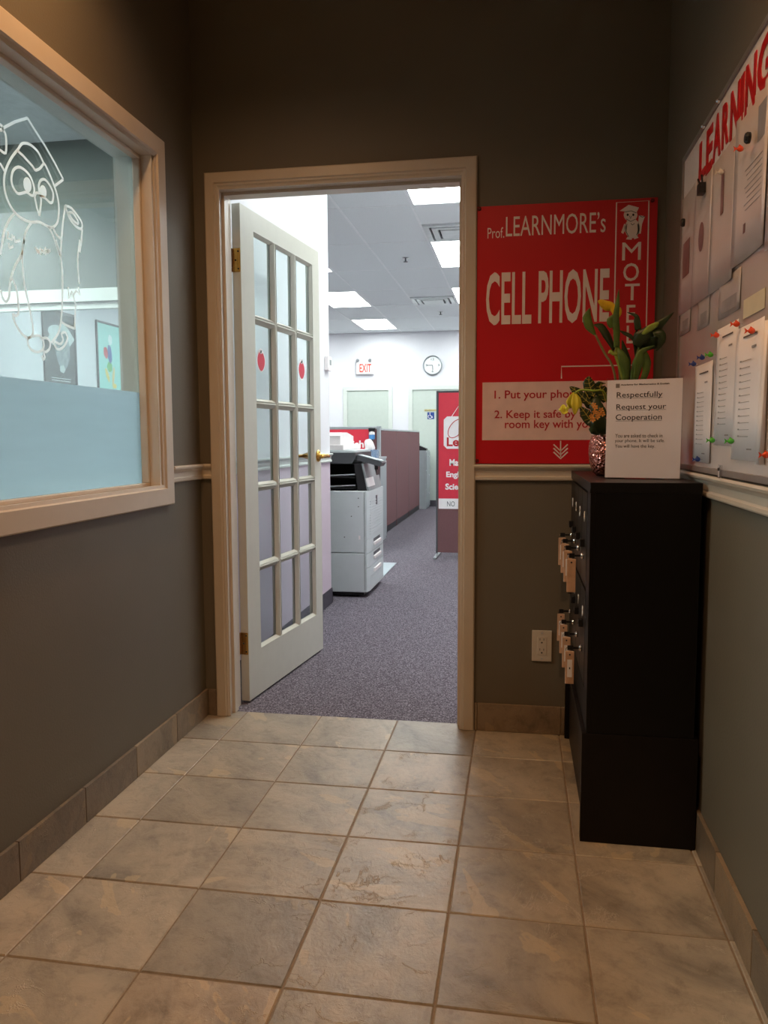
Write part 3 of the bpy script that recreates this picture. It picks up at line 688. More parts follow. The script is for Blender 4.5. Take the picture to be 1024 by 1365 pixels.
# small owl emblem
def splate(pts, m, d0=0, nm='emblem'):
    b = BM(); plate(b, [Vector((sp(*p)[0], SY-d0, sp(*p)[1])) for p in pts], (0, -1, 0), .0006); return obj(nm, b, m, sign)
def ell(cx_, cy_, rx, ry_, n=18): return [(cx_+rx*math.cos(2*math.pi*i/n), cy_+ry_*math.sin(2*math.pi*i/n)) for i in range(n)]
splate(ell(765, 195, 36, 48), M_SIGNW); splate(ell(757, 132, 33, 30), M_SIGNW, .0003); splate([(705, 112), (748, 83), (797, 96), (785, 122), (735, 116)], M_SIGNW, .0005)
splate([(727, 172), (712, 215), (722, 222), (738, 190)], M_SIGNW); splate([(797, 132), (826, 138), (812, 175), (806, 220), (790, 222), (792, 180)], M_SIGNW); splate([(742, 236), (735, 248), (762, 250), (765, 240)], M_SIGNW); splate([(772, 238), (775, 248), (795, 240), (788, 230)], M_SIGNW)
for e_ in ((743, 131, 5, 6), (770, 131, 5, 6)): splate(ell(*e_, 10), M_INK, .001)
for ln in ([(730, 118), (760, 112), (785, 122)], [(735, 150), (757, 163), (780, 152)], [(752, 136), (757, 150), (762, 136)], [(740, 175), (735, 210), (748, 236)], [(758, 172), (766, 180), (776, 172)], [(790, 175), (796, 205), (785, 228)], [(797, 132), (812, 142), (826, 138)]):
    b = BM(); ribbon(b, [Vector((sp(*p)[0], SY-.0011, sp(*p)[1])) for p in ln], (0, -1, 0), .0018, .0003); obj('emblem_line', b, M_INK, sign)

# ------------------------------------------------------------------ electrical outlet
out = thing('electrical_outlet', 'cream double electrical outlet low on the wall beside the locker', 'outlet', (.09, YB, .335))
ox, oz = .090, .334
b = BM(); box(b, ox-.036, ox+.036, YB-.006, YB, oz-.058, oz+.058, .002); obj('plate', b, M_TRIM, out)
b = BM(); box(b, ox-.0165, ox+.0165, YB-.008, YB-.005, oz-.033, oz+.033, .001); rc = obj('receptacle', b, M_TRIM, out)
for dz in (-.019, .019):
    b = BM(); box(b, ox-.008, ox-.006, YB-.0085, YB-.007, oz+dz+.002, oz+dz+.010); box(b, ox+.006, ox+.008, YB-.0085, YB-.007, oz+dz+.002, oz+dz+.010); lathe(b, [(.003, -.0005), (.003, .001)], (ox, YB-.008, oz+dz-.006), 10, 'y'); obj('slot', b, M_INK, rc)
for dz in (-.048, .048):
    b = BM(); lathe(b, [(.003, -.001), (.003, .001)], (ox, YB-.006, oz+dz), 10, 'y'); obj('screw', b, M_ALU, out)

# ------------------------------------------------------------------ notice board on the right wall
BX = .474
bd = thing('notice_board', 'grey notice board with a thin metal frame on the right wall', 'board', (XR, 1.6, 1.014))
b = BM(); box(b, BX, XR-.001, .55, 2.545, 1.018, 1.915); obj('surface', b, mat('board_grey', (196, 190, 188), .22, var=.05, scale=6, coat=.5), bd)
b = BM()
for q in ((.54, 2.552, 1.008, 1.022), (.54, 2.552, 1.911, 1.922), (.54, .552, 1.022, 1.911), (2.540, 2.552, 1.022, 1.911)): box(b, BX-.006, XR-.001, *q)
obj('frame', b, mat('board_frame', (150, 140, 134), .35, .5), bd)
b = BM(); box(b, BX-.012, BX-.004, 1.955, 1.972, 1.003, 1.034, .001); cl = obj('clip', b, M_CHROME, bd)
b = BM(); lathe(b, [(.004, -.002), (.004, .001)], (BX-.012, 1.963, 1.024), 10, 'x'); obj('rivet', b, M_INK, cl)
# white heading strip
M_SHEET = mat('glossy_sheet', (228, 214, 208), .3, var=.04, scale=8, coat=.4)
b = BM(); box(b, BX-.0012, BX-.0002, .6, 2.538, 1.70, 1.909); tag(obj('heading_strip', b, mat('heading_white', (228, 218, 212), .35, var=.03), None), 'white paper strip along the top of the notice board behind red letters', 'paper')
def curled_sheet(name, y0, y1, z0, z1, m, label, d=.002, curl=.006, cat='paper', group=None, skew=0):
    """sheet hanging on the board; y1 is the far (left in view) edge; the free edge lifts off the board"""
    b = BM(); n, k = 8, 3; F_ = []; 
    for s in (0, .0006):
        g = []
        for i in range(n+1):
            u = i/n; row = []
            for j in range(k+1):
                v = j/k; off = d+curl*(abs(2*u-1)**3)*(1-.6*v)
                row.append(b.verts.new((BX-off-s, y1+(y0-y1)*u+skew*(1-v), z0+(z1-z0)*v)))
            g.append(row)
        F_.append(g)
    for gi, g in enumerate(F_):
        for i in range(n):
            for j in range(k): b.faces.new((g[i][j], g[i+1][j], g[i+1][j+1], g[i][j+1]))
    A, B2 = F_
    for i in range(n):
        b.faces.new((A[i][0], A[i+1][0], B2[i+1][0], B2[i][0])); b.faces.new((A[i][k], A[i+1][k], B2[i+1][k], B2[i][k]))
    for j in range(k):
        b.faces.new((A[0][j], A[0][j+1], B2[0][j+1], B2[0][j])); b.faces.new((A[n][j], A[n][j+1], B2[n][j+1], B2[n][j]))
    t = thing(name, label, cat, (BX, (y0+y1)/2, z0), group)
    obj('sheet', b, m, t, smooth=True); return t
M_PHOTO = mat('print_mauve', (140, 100, 96), .4, var=.35, scale=18); M_GREYP = mat('print_grey', (146, 140, 138), .4, var=.3, scale=14)
def bprint(t, y0, y1, z0, z1, m, d=.0036):
    b = BM(); box(b, BX-d-.0004, BX-d, min(y0, y1), max(y0, y1), z0, z1); obj('print', b, m, t)
ups = [(2.35, 2.537, 1.462, 1.80, 'pinkish sleeve sheet with a mauve picture at the far end of the notice board'), (2.16, 2.362, 1.460, 1.775, 'pale sleeve sheet with a small brown oval print, under the letter E'),
       (1.935, 2.17, 1.458, 1.775, 'pale sleeve sheet with a dark vertical print, under the letter R'), (1.70, 1.945, 1.478, 1.80, 'pale sleeve sheet with lines of print, under the orange fish pin'), (1.44, 1.69, 1.46, 1.82, 'sleeve sheet with a grey picture at the near edge of the board')]
for i, (y0, y1, z0, z1, lb) in enumerate(ups):
    t = curled_sheet('sleeve_sheet', y0, y1, z0, z1, M_SHEET, lb, .0016+.0006*(i % 2), .004, group='upper row of sleeve sheets')
    if i == 0: bprint(t, 2.42, 2.51, 1.565, 1.665, M_PHOTO)
    if i == 1:
        b = BM(); plate(b, [(BX-.0036, 2.275+.03*math.cos(a), 1.63+.038*math.sin(a)) for a in [k*math.pi/9 for k in range(18)]], (-1, 0, 0), .0004); obj('print', b, M_PHOTO, t)
    if i == 2: bprint(t, 2.045, 2.07, 1.63, 1.73, M_PHOTO)
    if i == 3:
        for k in range(8): bprint(t, 1.735, 1.86-.01*(k % 3), 1.665-.012*k, 1.6664-.012*k, M_GREYP)
        bprint(t, 1.702, 1.775, 1.695, 1.765, M_GREYP)
        bprint(t, 1.845, 1.86, 1.535, 1.555, M_PHOTO)
    if i == 4: bprint(t, 1.50, 1.68, 1.68, 1.80, M_GREYP)
# strips and papers hanging below the sleeves
for i, (y0, y1, z0, z1) in enumerate([(2.39, 2.53, 1.40, 1.475), (2.16, 2.29, 1.385, 1.47), (1.87, 2.06, 1.38, 1.47)]):
    t = curled_sheet('grey_photo_sheet', y0, y1, z0, z1, mat('sheet_grey', (186, 178, 174), .35, var=.1, scale=10), ['grey sheet corner hanging below the sleeves at the far end of the board', 'grey sheet corner hanging below the sleeves above the first list', 'grey sheet corner hanging below the sleeves above the second list'][i], .0006, .002, group='sheets below the sleeves')
    bprint(t, y0+.03, y1-.03, z0+.01, z0+.04, M_GREYP, .0014)
t = thing('sticky_note', 'pale yellow note under the sleeves near the right edge of the board', 'paper', (BX, 1.76, 1.35)); b = BM(); box(b, BX-.0016, BX-.0008, 1.69, 1.842, 1.352, 1.392); obj('sheet', b, mat('note_yellow', (214, 202, 168), .6), t)
# three lists
lists = [(2.098, 2.295, 1.033, 1.290, 'narrow printed list pinned by blue fish pins, nearest the plant', 0), (1.872, 2.060, 1.080, 1.358, 'printed list in the middle, pinned by orange and green fish pins', 0), (1.672, 1.873, 1.050, 1.334, 'printed list hanging over another sheet, nearest the camera', -.0)]
t = curled_sheet('list_sheet', 1.645, 1.668, 1.045, 1.325, M_PAPER, 'blank sheet hanging just behind the nearest printed list', .0008, .012)
for i, (y0, y1, z0, z1, lb, sk_) in enumerate(lists):
    t = curled_sheet('list_sheet', y0, y1, z0, z1, M_PAPER, lb, .0014+.0022*(i == 2), (.004 if i == 2 else .002), group='printed lists on the lower board')
    w_, h_ = y1-y0, z1-z0; dd = .0034 if i < 2 else .0056
    bprint(t, y1-w_*.28, y1-w_*.78, z1-.026, z1-.0225, mat('print_title', (96, 90, 90), .6), dd)
    bprint(t, y1-w_*.60, y1-w_*.76, z1-.052, z1-.048, M_GREYP, dd)
    for k in range(12):
        z = z1-.075-k*(h_-.11)/12; bprint(t, y1-w_*.24, y1-w_*.58+random.uniform(-.005, .01), z, z+.0011, M_GREYP, dd); bprint(t, y1-w_*.18, y1-w_*.23, z, z+.003, M_GREYP, dd)
    bprint(t, y1-w_*.55, y1-w_*.72, z0+.022, z0+.025, M_GREYP, dd)
# red letters
M_LET = mat('letter_red', (206, 18, 24), .3, var=.05, coat=.3)
LT = [('L', 931.5, 940, 194, 180, 241, 232), ('E', 941, 949, 177, 164, 233, 223), ('A', 950, 960.5, 160, 146, 217, 205), ('R', 962, 971, 143, 130, 199, 188), ('N', 973, 985, 126, 107, 187, 172), ('I', 986.5, 991, 104, 97, 163, 158), ('N', 993, 1007, 92, 68, 156, 134), ('G', 1009, 1029, 66, 32, 134, 100)]
where = ['first letter of the heading on the notice board', 'second letter of the board heading', 'between E and R on the board heading', 'between A and the first N on the board heading', 'between R and I on the board heading', 'thin letter between the two Ns on the board heading', 'between I and G on the board heading', 'nearest letter of the board heading, cut by the photo edge']
for (ch, xl, xr, tl, tr, bl, br), wh in zip(LT, where):
    p, q = onX(xl, (tl+bl)/2, BX-.004), onX(xr, (tr+br)/2, BX-.004); zt = (onX(xl, tl, BX-.004).z+onX(xr, tr, BX-.004).z)/2; zb = (onX(xl, bl, BX-.004).z+onX(xr, br, BX-.004).z)/2
    u0, u1 = -p.y, -q.y
    o = obj('cutout_letter', text_bm(ch, (u0, u1, zb, zt), wallX(BX-.0014), .002, .03), M_LET); tag(o, 'red cut-out letter %s, %s' % (ch, wh), 'letter', 'red heading letters')
# fish push pins
def fish_pin(px, py, c, label, d=.010):
    p = onX(px, py, BX-d-.004); b = BM(); s = .0135
    bmesh.ops.create_uvsphere(b, u_segments=12, v_segments=8, radius=1)
    for v in b.verts: v.co = Vector((v.co.x*.0075, v.co.y*.0040, v.co.z*.0062*(1-.2*max(0, -v.co.x))))
    t = thing('fish_pin', label, 'push pin', p, 'fish-shaped push pins'); m = mat('pin_%d_%d_%d' % c, c, .3, coat=.5, var=.04)
    obj('body', b, m, t, world=False, smooth=True)
    b = BM(); prism(b, [(-.0062, 0), (-.0135, .0058), (-.0115, 0), (-.0135, -.0058)], 'y', -.0018, .0018); obj('tail', b, m, t, world=False)
    b = BM(); prism(b, [(.003, .0052), (-.002, .0092), (-.004, .0045)], 'y', -.0012, .0012); obj('fin', b, m, t, world=False)
    b = BM(); tube(b, [(.006, 0, 0), (d+.0035, 0, 0)], .0009, 6); obj('needle', b, M_CHROME, t, world=False)
OR, BL, GR = (236, 74, 28), (28, 62, 150), (84, 196, 60)
for px, py, c, lb in ((955, 447, OR, 'orange fish push pin at the left corner of the middle list'), (982, 432, OR, 'orange fish push pin at the right corner of the middle list'), (1002, 441, OR, 'orange fish push pin on top of the nearest list'), (1021.4, 606.5, OR, 'orange fish push pin low on the board at the photo edge'),
    (924.8, 485.3, BL, 'blue fish push pin at the far corner of the narrow list'), (936, 476.7, BL, 'blue fish push pin at the top centre of the narrow list'), (930, 612.3, BL, 'blue fish push pin at the bottom of the narrow list'),
    (947, 473, GR, 'green fish push pin at the near top corner of the narrow list'), (949.3, 587, GR, 'green fish push pin at the far bottom of the middle list'), (974.3, 588, GR, 'green fish push pin at the near bottom of the middle list'),
    (986.8, 198.3, OR, 'orange fish push pin on the sleeve sheet under the letter N'), (960.8, 229.4, (214, 206, 196), 'clear fish push pin on the sleeve sheet under the letter R')):
    fish_pin(px, py, c, lb)
for px, py, lb in ((999, 183.7, 'black oval magnet above the grey picture'), (912, 296.8, 'small black magnet at the far edge of the board')):
    p = onX(px, py, BX-.016); b = BM(); lathe(b, [(.011, 0), (.012, -.006), (.009, -.010)], (BX-.0145, p.y, p.z), 14, 'x'); tag(obj('magnet', b, M_BLKPL, smooth=False), lb, 'magnet', 'black board magnets')
t = thing('binder_clip', 'dark binder clip under the letter L on the notice board', 'clip', onX(941.6, 250, BX)); p = onX(941.6, 250, BX)
b = BM(); prism(b, [(-.014, -.012), (.014, -.012), (.014, .012), (-.014, .012)] and [(p.y-.016, p.z-.016), (p.y+.016, p.z-.016), (p.y+.016, p.z+.010), (p.y-.016, p.z+.010)], 'x', BX-.020, BX-.004); obj('body', b, M_BLKPL, t)
b = BM(); tube(b, [(BX-.012, p.y+.010, p.z+.008), (BX-.014, p.y+.034, p.z+.032)], .0025, 6); tube(b, [(BX-.012, p.y-.010, p.z+.008), (BX-.014, p.y-.010, p.z+.030)], .0025, 6); obj('handle', b, M_BLKPL, t)
# thin pins of the heading strip
for px, py, lb in ((959, 135, 'small clear pin on the board top edge above the letter A'), (938.8, 169, 'small clear pin on the board top edge above the letter L')):
    p = onX(px, py, BX-.008); b = BM(); lathe(b, [(.004, 0), (.006, -.006), (.003, -.010)], (BX-.0065, p.y, min(p.z, 1.918)), 10, 'x'); tag(obj('clear_pin', b, M_CHROME), lb, 'push pin', 'clear pins')

# ------------------------------------------------------------------ phone locker and its base
LX0, LX1, LY0, LY1, LZ0, LZ1 = .186, .463, 2.130, 2.890, .306, .982
bs = thing('locker_base', 'low black-brown wooden box carrying the phone locker', 'cabinet', ((.175+.474)/2, 2.5, 0))
b = BM(); box(b, .175, .474, 2.126, 2.148, .001, .305, .0015); obj('side_panel', b, M_BLACKB, bs)
b = BM(); box(b, .175, .474, 2.878, 2.900, .001, .305, .0015); obj('side_panel', b, M_BLACKB, bs)
b = BM(); box(b, .175, .474, 2.148, 2.878, .283, .305); obj('top_panel', b, M_BLACKB, bs)
b = BM(); box(b, .452, .472, 2.148, 2.878, .002, .283); obj('back_panel', b, M_BLACKB, bs)
b = BM(); box(b, .190, .206, 2.150, 2.876, .010, .281, .001); obj('front_panel', b, M_BLACKB, bs)
lk = thing('phone_locker', 'tall black phone locker with two rows of numbered keyed doors', 'locker', ((LX0+LX1)/2, 2.5, LZ0))
b = BM(); box(b, LX0+.012, LX1, LY0, LY1, LZ0, LZ1-.028); obj('body', b, M_BLACK, lk)
b = BM(); box(b, LX0-.002, LX1+.002, LY0-.002, LY1+.002, LZ1-.028, LZ1, .0015); obj('top_board', b, M_BLACK, lk)
b = BM(); box(b, LX0, LX0+.0118, LY0, 2.222, LZ0, LZ1-.0285); box(b, LX0, LX0+.0118, 2.222, LY1, LZ0, .400); obj('face_frame', b, M_BLACK, lk)
M_LDOOR = mat('locker_door', (22, 19, 19), .34, var=.1)
cyc = [2.306+.165*i for i in range(4)]; nums = ['4', '3', '2', '1', '8', '7', '6', '5']
rows = [(.680, .950, .876, .800, .762), (.403, .676, .602, .568, .492)]
fob_src = None; M_FOB = mat('fob_wood', (206, 166, 136), .5, var=.12, scale=40)
pos_names = ['nearest the camera', 'second from the camera', 'second from the door wall', 'nearest the door wall']
for r, (z0, z1, zl, zh, zk) in enumerate(rows):
    for c, y in enumerate(cyc):
        b = BM(); box(b, LX0-.001, LX0+.0115, y-.080, y+.080, z0+.003, z1-.003, .0012); dr = obj('locker_door', b, M_LDOOR, lk)
        # white number plate with a digit
        n_ = nums[r*4+c]
        obj('number', text_bm(n_, (-y-.011, -y+.011, zl-.015, zl+.015), wallX(LX0-.001), .0012, .04), mat('number_white', (245, 243, 240), .5), dr)
        b = BM(); box(b, LX0-.013, LX0-.001, y-.011, y+.011, zh-.011, zh+.011, .0015); obj('latch', b, M_BLKPL, dr)
        b = BM(); lathe(b, [(.0045, -.0145), (.0045, -.012)], (LX0, y, zh), 10, 'x'); obj('latch_pin', b, M_DGREY, dr)
        b = BM(); lathe(b, [(.0095, -.001), (.009, -.006), (.006, -.010)], (LX0, y, zk), 14, 'x'); obj('lock', b, M_CHROME, dr, smooth=True)
        fl = 'wooden key fob hanging from the %s locker row, %s' % (('upper', 'lower')[r], pos_names[c])
        if fob_src is None:
            t = thing('key_fob', fl, 'key fob', (LX0-.010, y, zk), 'wooden key fobs on the phone locker'); Z = zk
            kx = LX0-.034
            b = BM(); box(b, LX0-.026, LX0-.010, y-.0015, y+.0015, Z-.003, Z+.003); box(b, LX0-.042, LX0-.026, y-.0015, y+.0015, Z-.007, Z+.007, .001); obj('key', b, M_BLKPL, t)
            b = BM(); tube(b, [(kx-.004+.009*math.cos(a), y, Z-.008+.010*math.sin(a)) for a in [k*2*math.pi/14 for k in range(15)]], .0011, 6); obj('ring', b, M_CHROME, t)
            fx = kx-.001
            b = BM(); box(b, fx-.0125, fx+.0125, y-.006, y+.002, Z-.106, Z-.010, .0015); fb = obj('fob', b, M_FOB, t)
            b = BM(); box(b, fx-.007, fx+.007, y-.0066, y-.006, Z-.086, Z-.034); lab = obj('paper_label', b, M_PAPER, fb)
            b = BM(); lathe(b, [(.0026, -.0006), (.0026, .0)], (fx, y-.0062, Z-.019), 10, 'y'); obj('hole', b, M_INK, fb)
            b = BM(); box(b, fx-.0015, fx+.0015, y-.0070, y-.0066, Z-.062, Z-.056); obj('number_mark', b, M_INK, fb)
            fob_src = t; src = Vector((LX0-.010, y, zk))
        else:
            copy_tree(fob_src, Vector((0, y, zk))-Vector((0, src.y, src.z)), fl)
# upper fob nearest the camera shows bare wood: swap its label side
for ch in list(fob_src.children):
    if ch.name.startswith('fob'):
        for g in list(ch.children):
            if g.name.startswith(('paper_label', 'number_mark')): bpy.data.objects.remove(g)
fob_src['label'] = 'plain wooden key fob without a paper label, upper row nearest the camera'

# ------------------------------------------------------------------ acrylic notice holder
hl = thing('notice_holder', 'clear acrylic stand holding a white cooperation notice on the locker', 'sign', (.34, 2.30, LZ1))
pL, pR = Vector((.2395, 2.330, 0)), Vector((.437, 2.275, 0)); ax = (pR-pL); Wd = ax.length; ax.normalize(); nr = Vector((ax.y, -ax.x, 0))
Hh = .283; tilt = .02
def HP(u, v, d): return pL + ax*u + nr*(d - tilt*v/.28*.5) + Vector((0, 0, LZ1+.001+v))
def hbox(u0, u1, v0, v1, d0, d1, m, nm, par):
    b = BM(); vs = [b.verts.new(HP(u, v, d)) for u in (u0, u1) for v in (v0, v1) for d in (d0, d1)]
    for f in ((0, 1, 3, 2), (4, 6, 7, 5), (0, 4, 5, 1), (2, 3, 7, 6), (0, 2, 6, 4), (1, 5, 7, 3)): b.faces.new([vs[i] for i in f])
    return obj(nm, b, m, par)
M_ACR = glass_mat('acrylic', (.97, .97, .98), 1.3)
hbox(0, Wd, 0, Hh, .001, .003, M_ACR, 'front_sheet', hl); hbox(0, Wd, 0, Hh, -.003, -.001, M_ACR, 'back_sheet', hl)
hbox(.0, Wd, 0, .003, -.06, -.003, M_ACR, 'foot', hl)
pp = hbox(.002, Wd-.002, .003, Hh-.006, -.0006, .0004, M_PAPER, 'notice_paper', hl)
hk = 180/878; 
def hrect(l, t_, r, b_):  # crop pixels -> (u,v)
    def q(x, y):
        px, py = 740+x*hk, 380+y*hk; d = ray(px, py); o_ = HP(0, 0, 0); tt = (o_-CAM).dot(nr)/d.dot(nr); P_ = CAM+d*tt; return ((P_-pL).dot(ax), P_.z-LZ1-.001)
    a, c = q(l, b_), q(r, t_); return (a[0], c[0], a[1], c[1])
PH = lambda u, v, d: HP(u, v, .0032+d)
PH = lambda u, v, d: HP(u, v, .0005+d)
for body, q, bo, ul in (('Academy for Mathematics & English', (425, 632, 742, 656), .02, 0), ('Respectfully', (398, 688, 698, 742), .004, 1), ('Request your', (396, 768, 722, 820), .004, 1), ('Cooperation', (392, 836, 694, 890), .004, 1), ('You are asked to check in', (390, 966, 698, 992), 0, 0), ('your phone. It will be safe.', (388, 1000, 712, 1028), 0, 0), ('You will have the key.', (388, 1036, 650, 1064), 0, 0)):
    u0, u1, v0, v1 = hrect(*q)
    ln = obj('lettering', text_bm(body, (u0, u1, v0, v1), PH, .0003, bo), M_INK, pp)
    if ul: hbox(u0, u1, v0+.0022, v0+.0030, .0005, .0007, M_INK, 'underline', pp)
u0, u1, v0, v1 = hrect(392, 640, 418, 668); hbox(u0, u1, v0, v1, .0005, .0007, M_GREYP, 'logo_mark', pp)

# ------------------------------------------------------------------ potted plant behind the notice
PC = Vector((.272, 2.50, LZ1))
pl = thing('potted_plant', 'calla lily and croton in a hammered rose-gold pot on the locker', 'plant', PC)
m = mat('hammered_rose_gold', (214, 140, 126), .16, 1.0, var=.08, scale=30)
N = m.node_tree.nodes; L = m.node_tree.links
vo = N.new('ShaderNodeTexVoronoi'); vo.inputs['Scale'].default_value = 125; tc = N.new('ShaderNodeTexCoord'); L.new(tc.outputs['Object'], vo.inputs['Vector'])
bp = N.new('ShaderNodeBump'); bp.inputs['Strength'].default_value = 1; bp.inputs['Distance'].default_value = .004; L.new(vo.outputs['Distance'], bp.inputs['Height']); L.new(bp.outputs[0], N['Principled BSDF'].inputs['Normal'])
b = BM(); lathe(b, [(.038, .001), (.050, .012), (.060, .040), (.064, .070), (.062, .100), (.056, .118), (.055, .124), (.050, .124), (.048, .110)], PC, 40); obj('pot', b, m, pl, smooth=True)
b = BM(); lathe(b, [(.049, .100), (.049, .108), (.02, .112)], PC, 24); obj('soil', b, mat('soil', (40, 28, 20), .95, bump=.8), pl)
def leaf_mat(name, c1, c2, vein=False):
    m = mat(name, c1, .4, var=.25, scale=25); 
    return m
M_LEAF = leaf_mat('calla_leaf', (84, 112, 44), 0); M_LEAFD = mat('dark_leaf', (44, 60, 30), .35, var=.35, scale=30); M_LEAFL = mat('light_leaf', (140, 160, 62), .4, var=.2, scale=22)
M_VEIN = mat('yellow_vein', (190, 170, 70), .5); M_PETAL = mat('yellow_petal', (236, 196, 40), .45, var=.1, scale=30); M_PETALG = mat('green_yellow_petal', (214, 206, 60), .45, var=.12, scale=30); M_STEM = mat('stem', (120, 112, 62), .5, var=.15); M_ORFL = mat('orange_blossom', (214, 140, 60), .5, var=.2)
def leaf(path, widths, side, m, nm='leaf', fold=.25, par=pl, vein=False):
    """blade along a 3-D path; side = rough sideways direction; folded along the midrib"""
    P = smooth_line(path, 4); n = len(P); b = BM(); rows_ = []
    ws = []
    for i in range(n):
        t = i/(n-1)*(len(widths)-1); k = min(int(t), len(widths)-2); ws.append(widths[k]+(widths[k+1]-widths[k])*(t-k))
    for i, p in enumerate(P):
        tg = (P[min(i+1, n-1)]-P[max(i-1, 0)]).normalized(); s = Vector(side); s = (s-tg*s.dot(tg)).normalized(); nn = tg.cross(s)
        r_ = []
        for lift in (0, .0009):
            for u in (-1, -.5, 0, .5, 1): r_.append(b.verts.new(p+s*u*ws[i]+nn*(fold*abs(u)*ws[i]+lift)))
        rows_.append(r_)
    for A, B2 in zip(rows_, rows_[1:]):
        for k in range(4): b.faces.new((A[k], A[k+1], B2[k+1], B2[k])); b.faces.new((A[5+k], B2[5+k], B2[6+k], A[6+k]))
        b.faces.new((A[0], B2[0], B2[5], A[5])); b.faces.new((A[4], A[9], B2[9], B2[4]))
    for A in (rows_[0], rows_[-1]):
        for k in range(4): b.faces.new((A[k], A[k+1], A[k+6], A[k+5]))
    o = obj(nm, b, m, par, smooth=True)
    if vein:
        b = BM()
        for i in range(1, n-2, 2):
            for sgn in (-1, 1):
                tg = (P[i+1]-P[i-1]).normalized(); s = Vector(side); s = (s-tg*s.dot(tg)).normalized(); nn = tg.cross(s)
                e_ = P[min(i+2, n-1)]; q = P[i]+s*sgn*ws[i]*.8+tg*.006
                for off in (.0016, -.0010): tube(b, [P[i]+nn*off, q+nn*(fold*.8*ws[i]+off)], .0007, 4)
        for off in (.0016, -.0010): tube(b, [p+Vector((0, 0, 0))+Vector((0, -1, 0))*off for p in P], .0009, 4)
        obj('vein', b, M_VEIN, o)
    return o
def PP(x, y, dy=0): return onY(740+x*170/1024, 380+y*170/1024, 2.46+dy)      # wide plant crop
def PQ(x, y, dy=0): return onY(740+x*hk, 380+y*hk, 2.46+dy)                  # tall plant crop
def stem(pts, r=.0035, m=M_STEM, nm='stem'):
    b = BM(); tube(b, smooth_line(pts, 4), r, 8); return obj(nm, b, m, pl, smooth=True)
c0 = PC+Vector((0.02, 0, .105))
SX = (1, 0, 0)
# tall calla leaves and stems
stem([c0+Vector((.012, 0, 0)), PP(480, 720), PP(400, 550), PP(325, 400)])
leaf([PP(325, 400), PP(280, 330), PP(262, 260), PP(280, 185)], [.003, .014, .014, .001], (1, .3, .1), M_LEAF)
leaf([PP(480, 520), PP(420, 400), PP(370, 330), PP(310, 318)], [.006, .014, .013, .001], (.7, .5, .6), M_LEAFD)
stem([c0+Vector((.018, .01, 0)), PP(520, 720, .02), PP(495, 560, .02), PP(490, 350, .02)])
leaf([PP(495, 500, -.01), PP(500, 380, -.01), PP(493, 260, -.02), PP(505, 150, -.02), PP(514, 35, -.02)], [.008, .011, .010, .007, .0005], (1, .4, 0), M_LEAF)
leaf([PP(490, 360), PP(455, 320), PP(445, 280), PP(485, 235)], [.004, .010, .010, .003], (.6, 0, -.7), M_LEAF)
# yellow flower on top: spathe as rolled petal
leaf([PP(490, 260, .01), PP(480, 200, .01), PP(460, 165, .01), PP(420, 160, 0), PP(380, 140, -.01), PP(345, 128, -.02)], [.005, .012, .014, .016, .012, .0005], (.3, .4, .9), M_PETAL, 'petal', .35)
leaf([PP(500, 270, .015), PP(520, 230, .01), PP(515, 190, .01), PP(480, 165, .01)], [.004, .007, .009, .003], (1, .4, 0), M_PETAL, 'petal', .3)
leaf([PP(560, 850), PP(545, 690), PP(510, 560), PP(505, 500), PP(520, 450)], [.004, .010, .012, .007, .001], (1, .2, 0), M_LEAFL)
leaf([PP(570, 860, 0), PP(572, 720, -.01), PP(560, 620, -.02), PP(530, 540, -.02), PP(505, 500, -.01)], [.004, .010, .016, .010, .002], (1, .2, .1), M_LEAF)
leaf([PP(505, 545), PP(470, 545), PP(445, 530), PP(425, 550)], [.006, .007, .006, .001], (.1, .3, 1), M_LEAFL)
leaf([PP(580, 850, .01), PP(590, 700, .01), PP(580, 600, .01), PP(560, 520, .01), PP(540, 440, .01)], [.003, .008, .013, .009, .001], (1, .3, 0), M_LEAFD)
stem([c0+Vector((.03, 0, 0)), PP(620, 700), PP(660, 560), PP(700, 420)], .0045, M_LEAF)
leaf([PP(660, 470), PP(610, 410), PP(560, 385), PP(520, 365)], [.004, .007, .006, .001], (.2, .4, .9), M_LEAFD)
leaf([PP(670, 360), PP(662, 290), PP(650, 245), PP(580, 218)], [.010, .010, .006, .0005], (1, .2, .2), M_LEAFD)
leaf([PP(650, 490, -.01), PP(690, 430, -.02), PP(760, 380, -.02), PP(840, 320, -.02), PP(955, 218, -.02)], [.010, .022, .020, .013, .0005], (.6, .2, -.7), M_LEAFD)
leaf([PP(700, 400, -.02), PP(760, 350, -.03), PP(810, 320, -.03), PP(835, 300, -.03)], [.004, .010, .008, .001], (.6, .2, -.7), M_LEAFL)
leaf([PP(660, 500, .01), PP(740, 480, 0), PP(820, 450, -.02), PP(855, 350, -.02)], [.010, .020, .018, .003], (.5, .3, -.8), M_LEAFD)
leaf([PP(790, 400, -.03), PP(840, 400, -.03), PP(850, 450, -.03), PP(815, 530, -.03)], [.012, .016, .012, .001], (.9, .2, .3), M_LEAFD)
leaf([PP(620, 860, 0), PP(660, 710, -.01), PP(680, 610, -.02), PP(700, 540, -.02), PP(800, 488, -.02)], [.004, .010, .015, .010, .001], (1, .2, .1), M_LEAF)
leaf([PP(650, 870), PP(725, 720), PP(738, 620), PP(715, 540), PP(700, 500)], [.004, .010, .014, .010, .002], (1, .2, .1), M_LEAF)
leaf([PP(620, 870, .015), PP(665, 710, .015), PP(668, 600, .015), PP(655, 430, .015), PP(660, 360, .015)], [.003, .006, .009, .010, .002], (1, .3, 0), M_LEAFD)
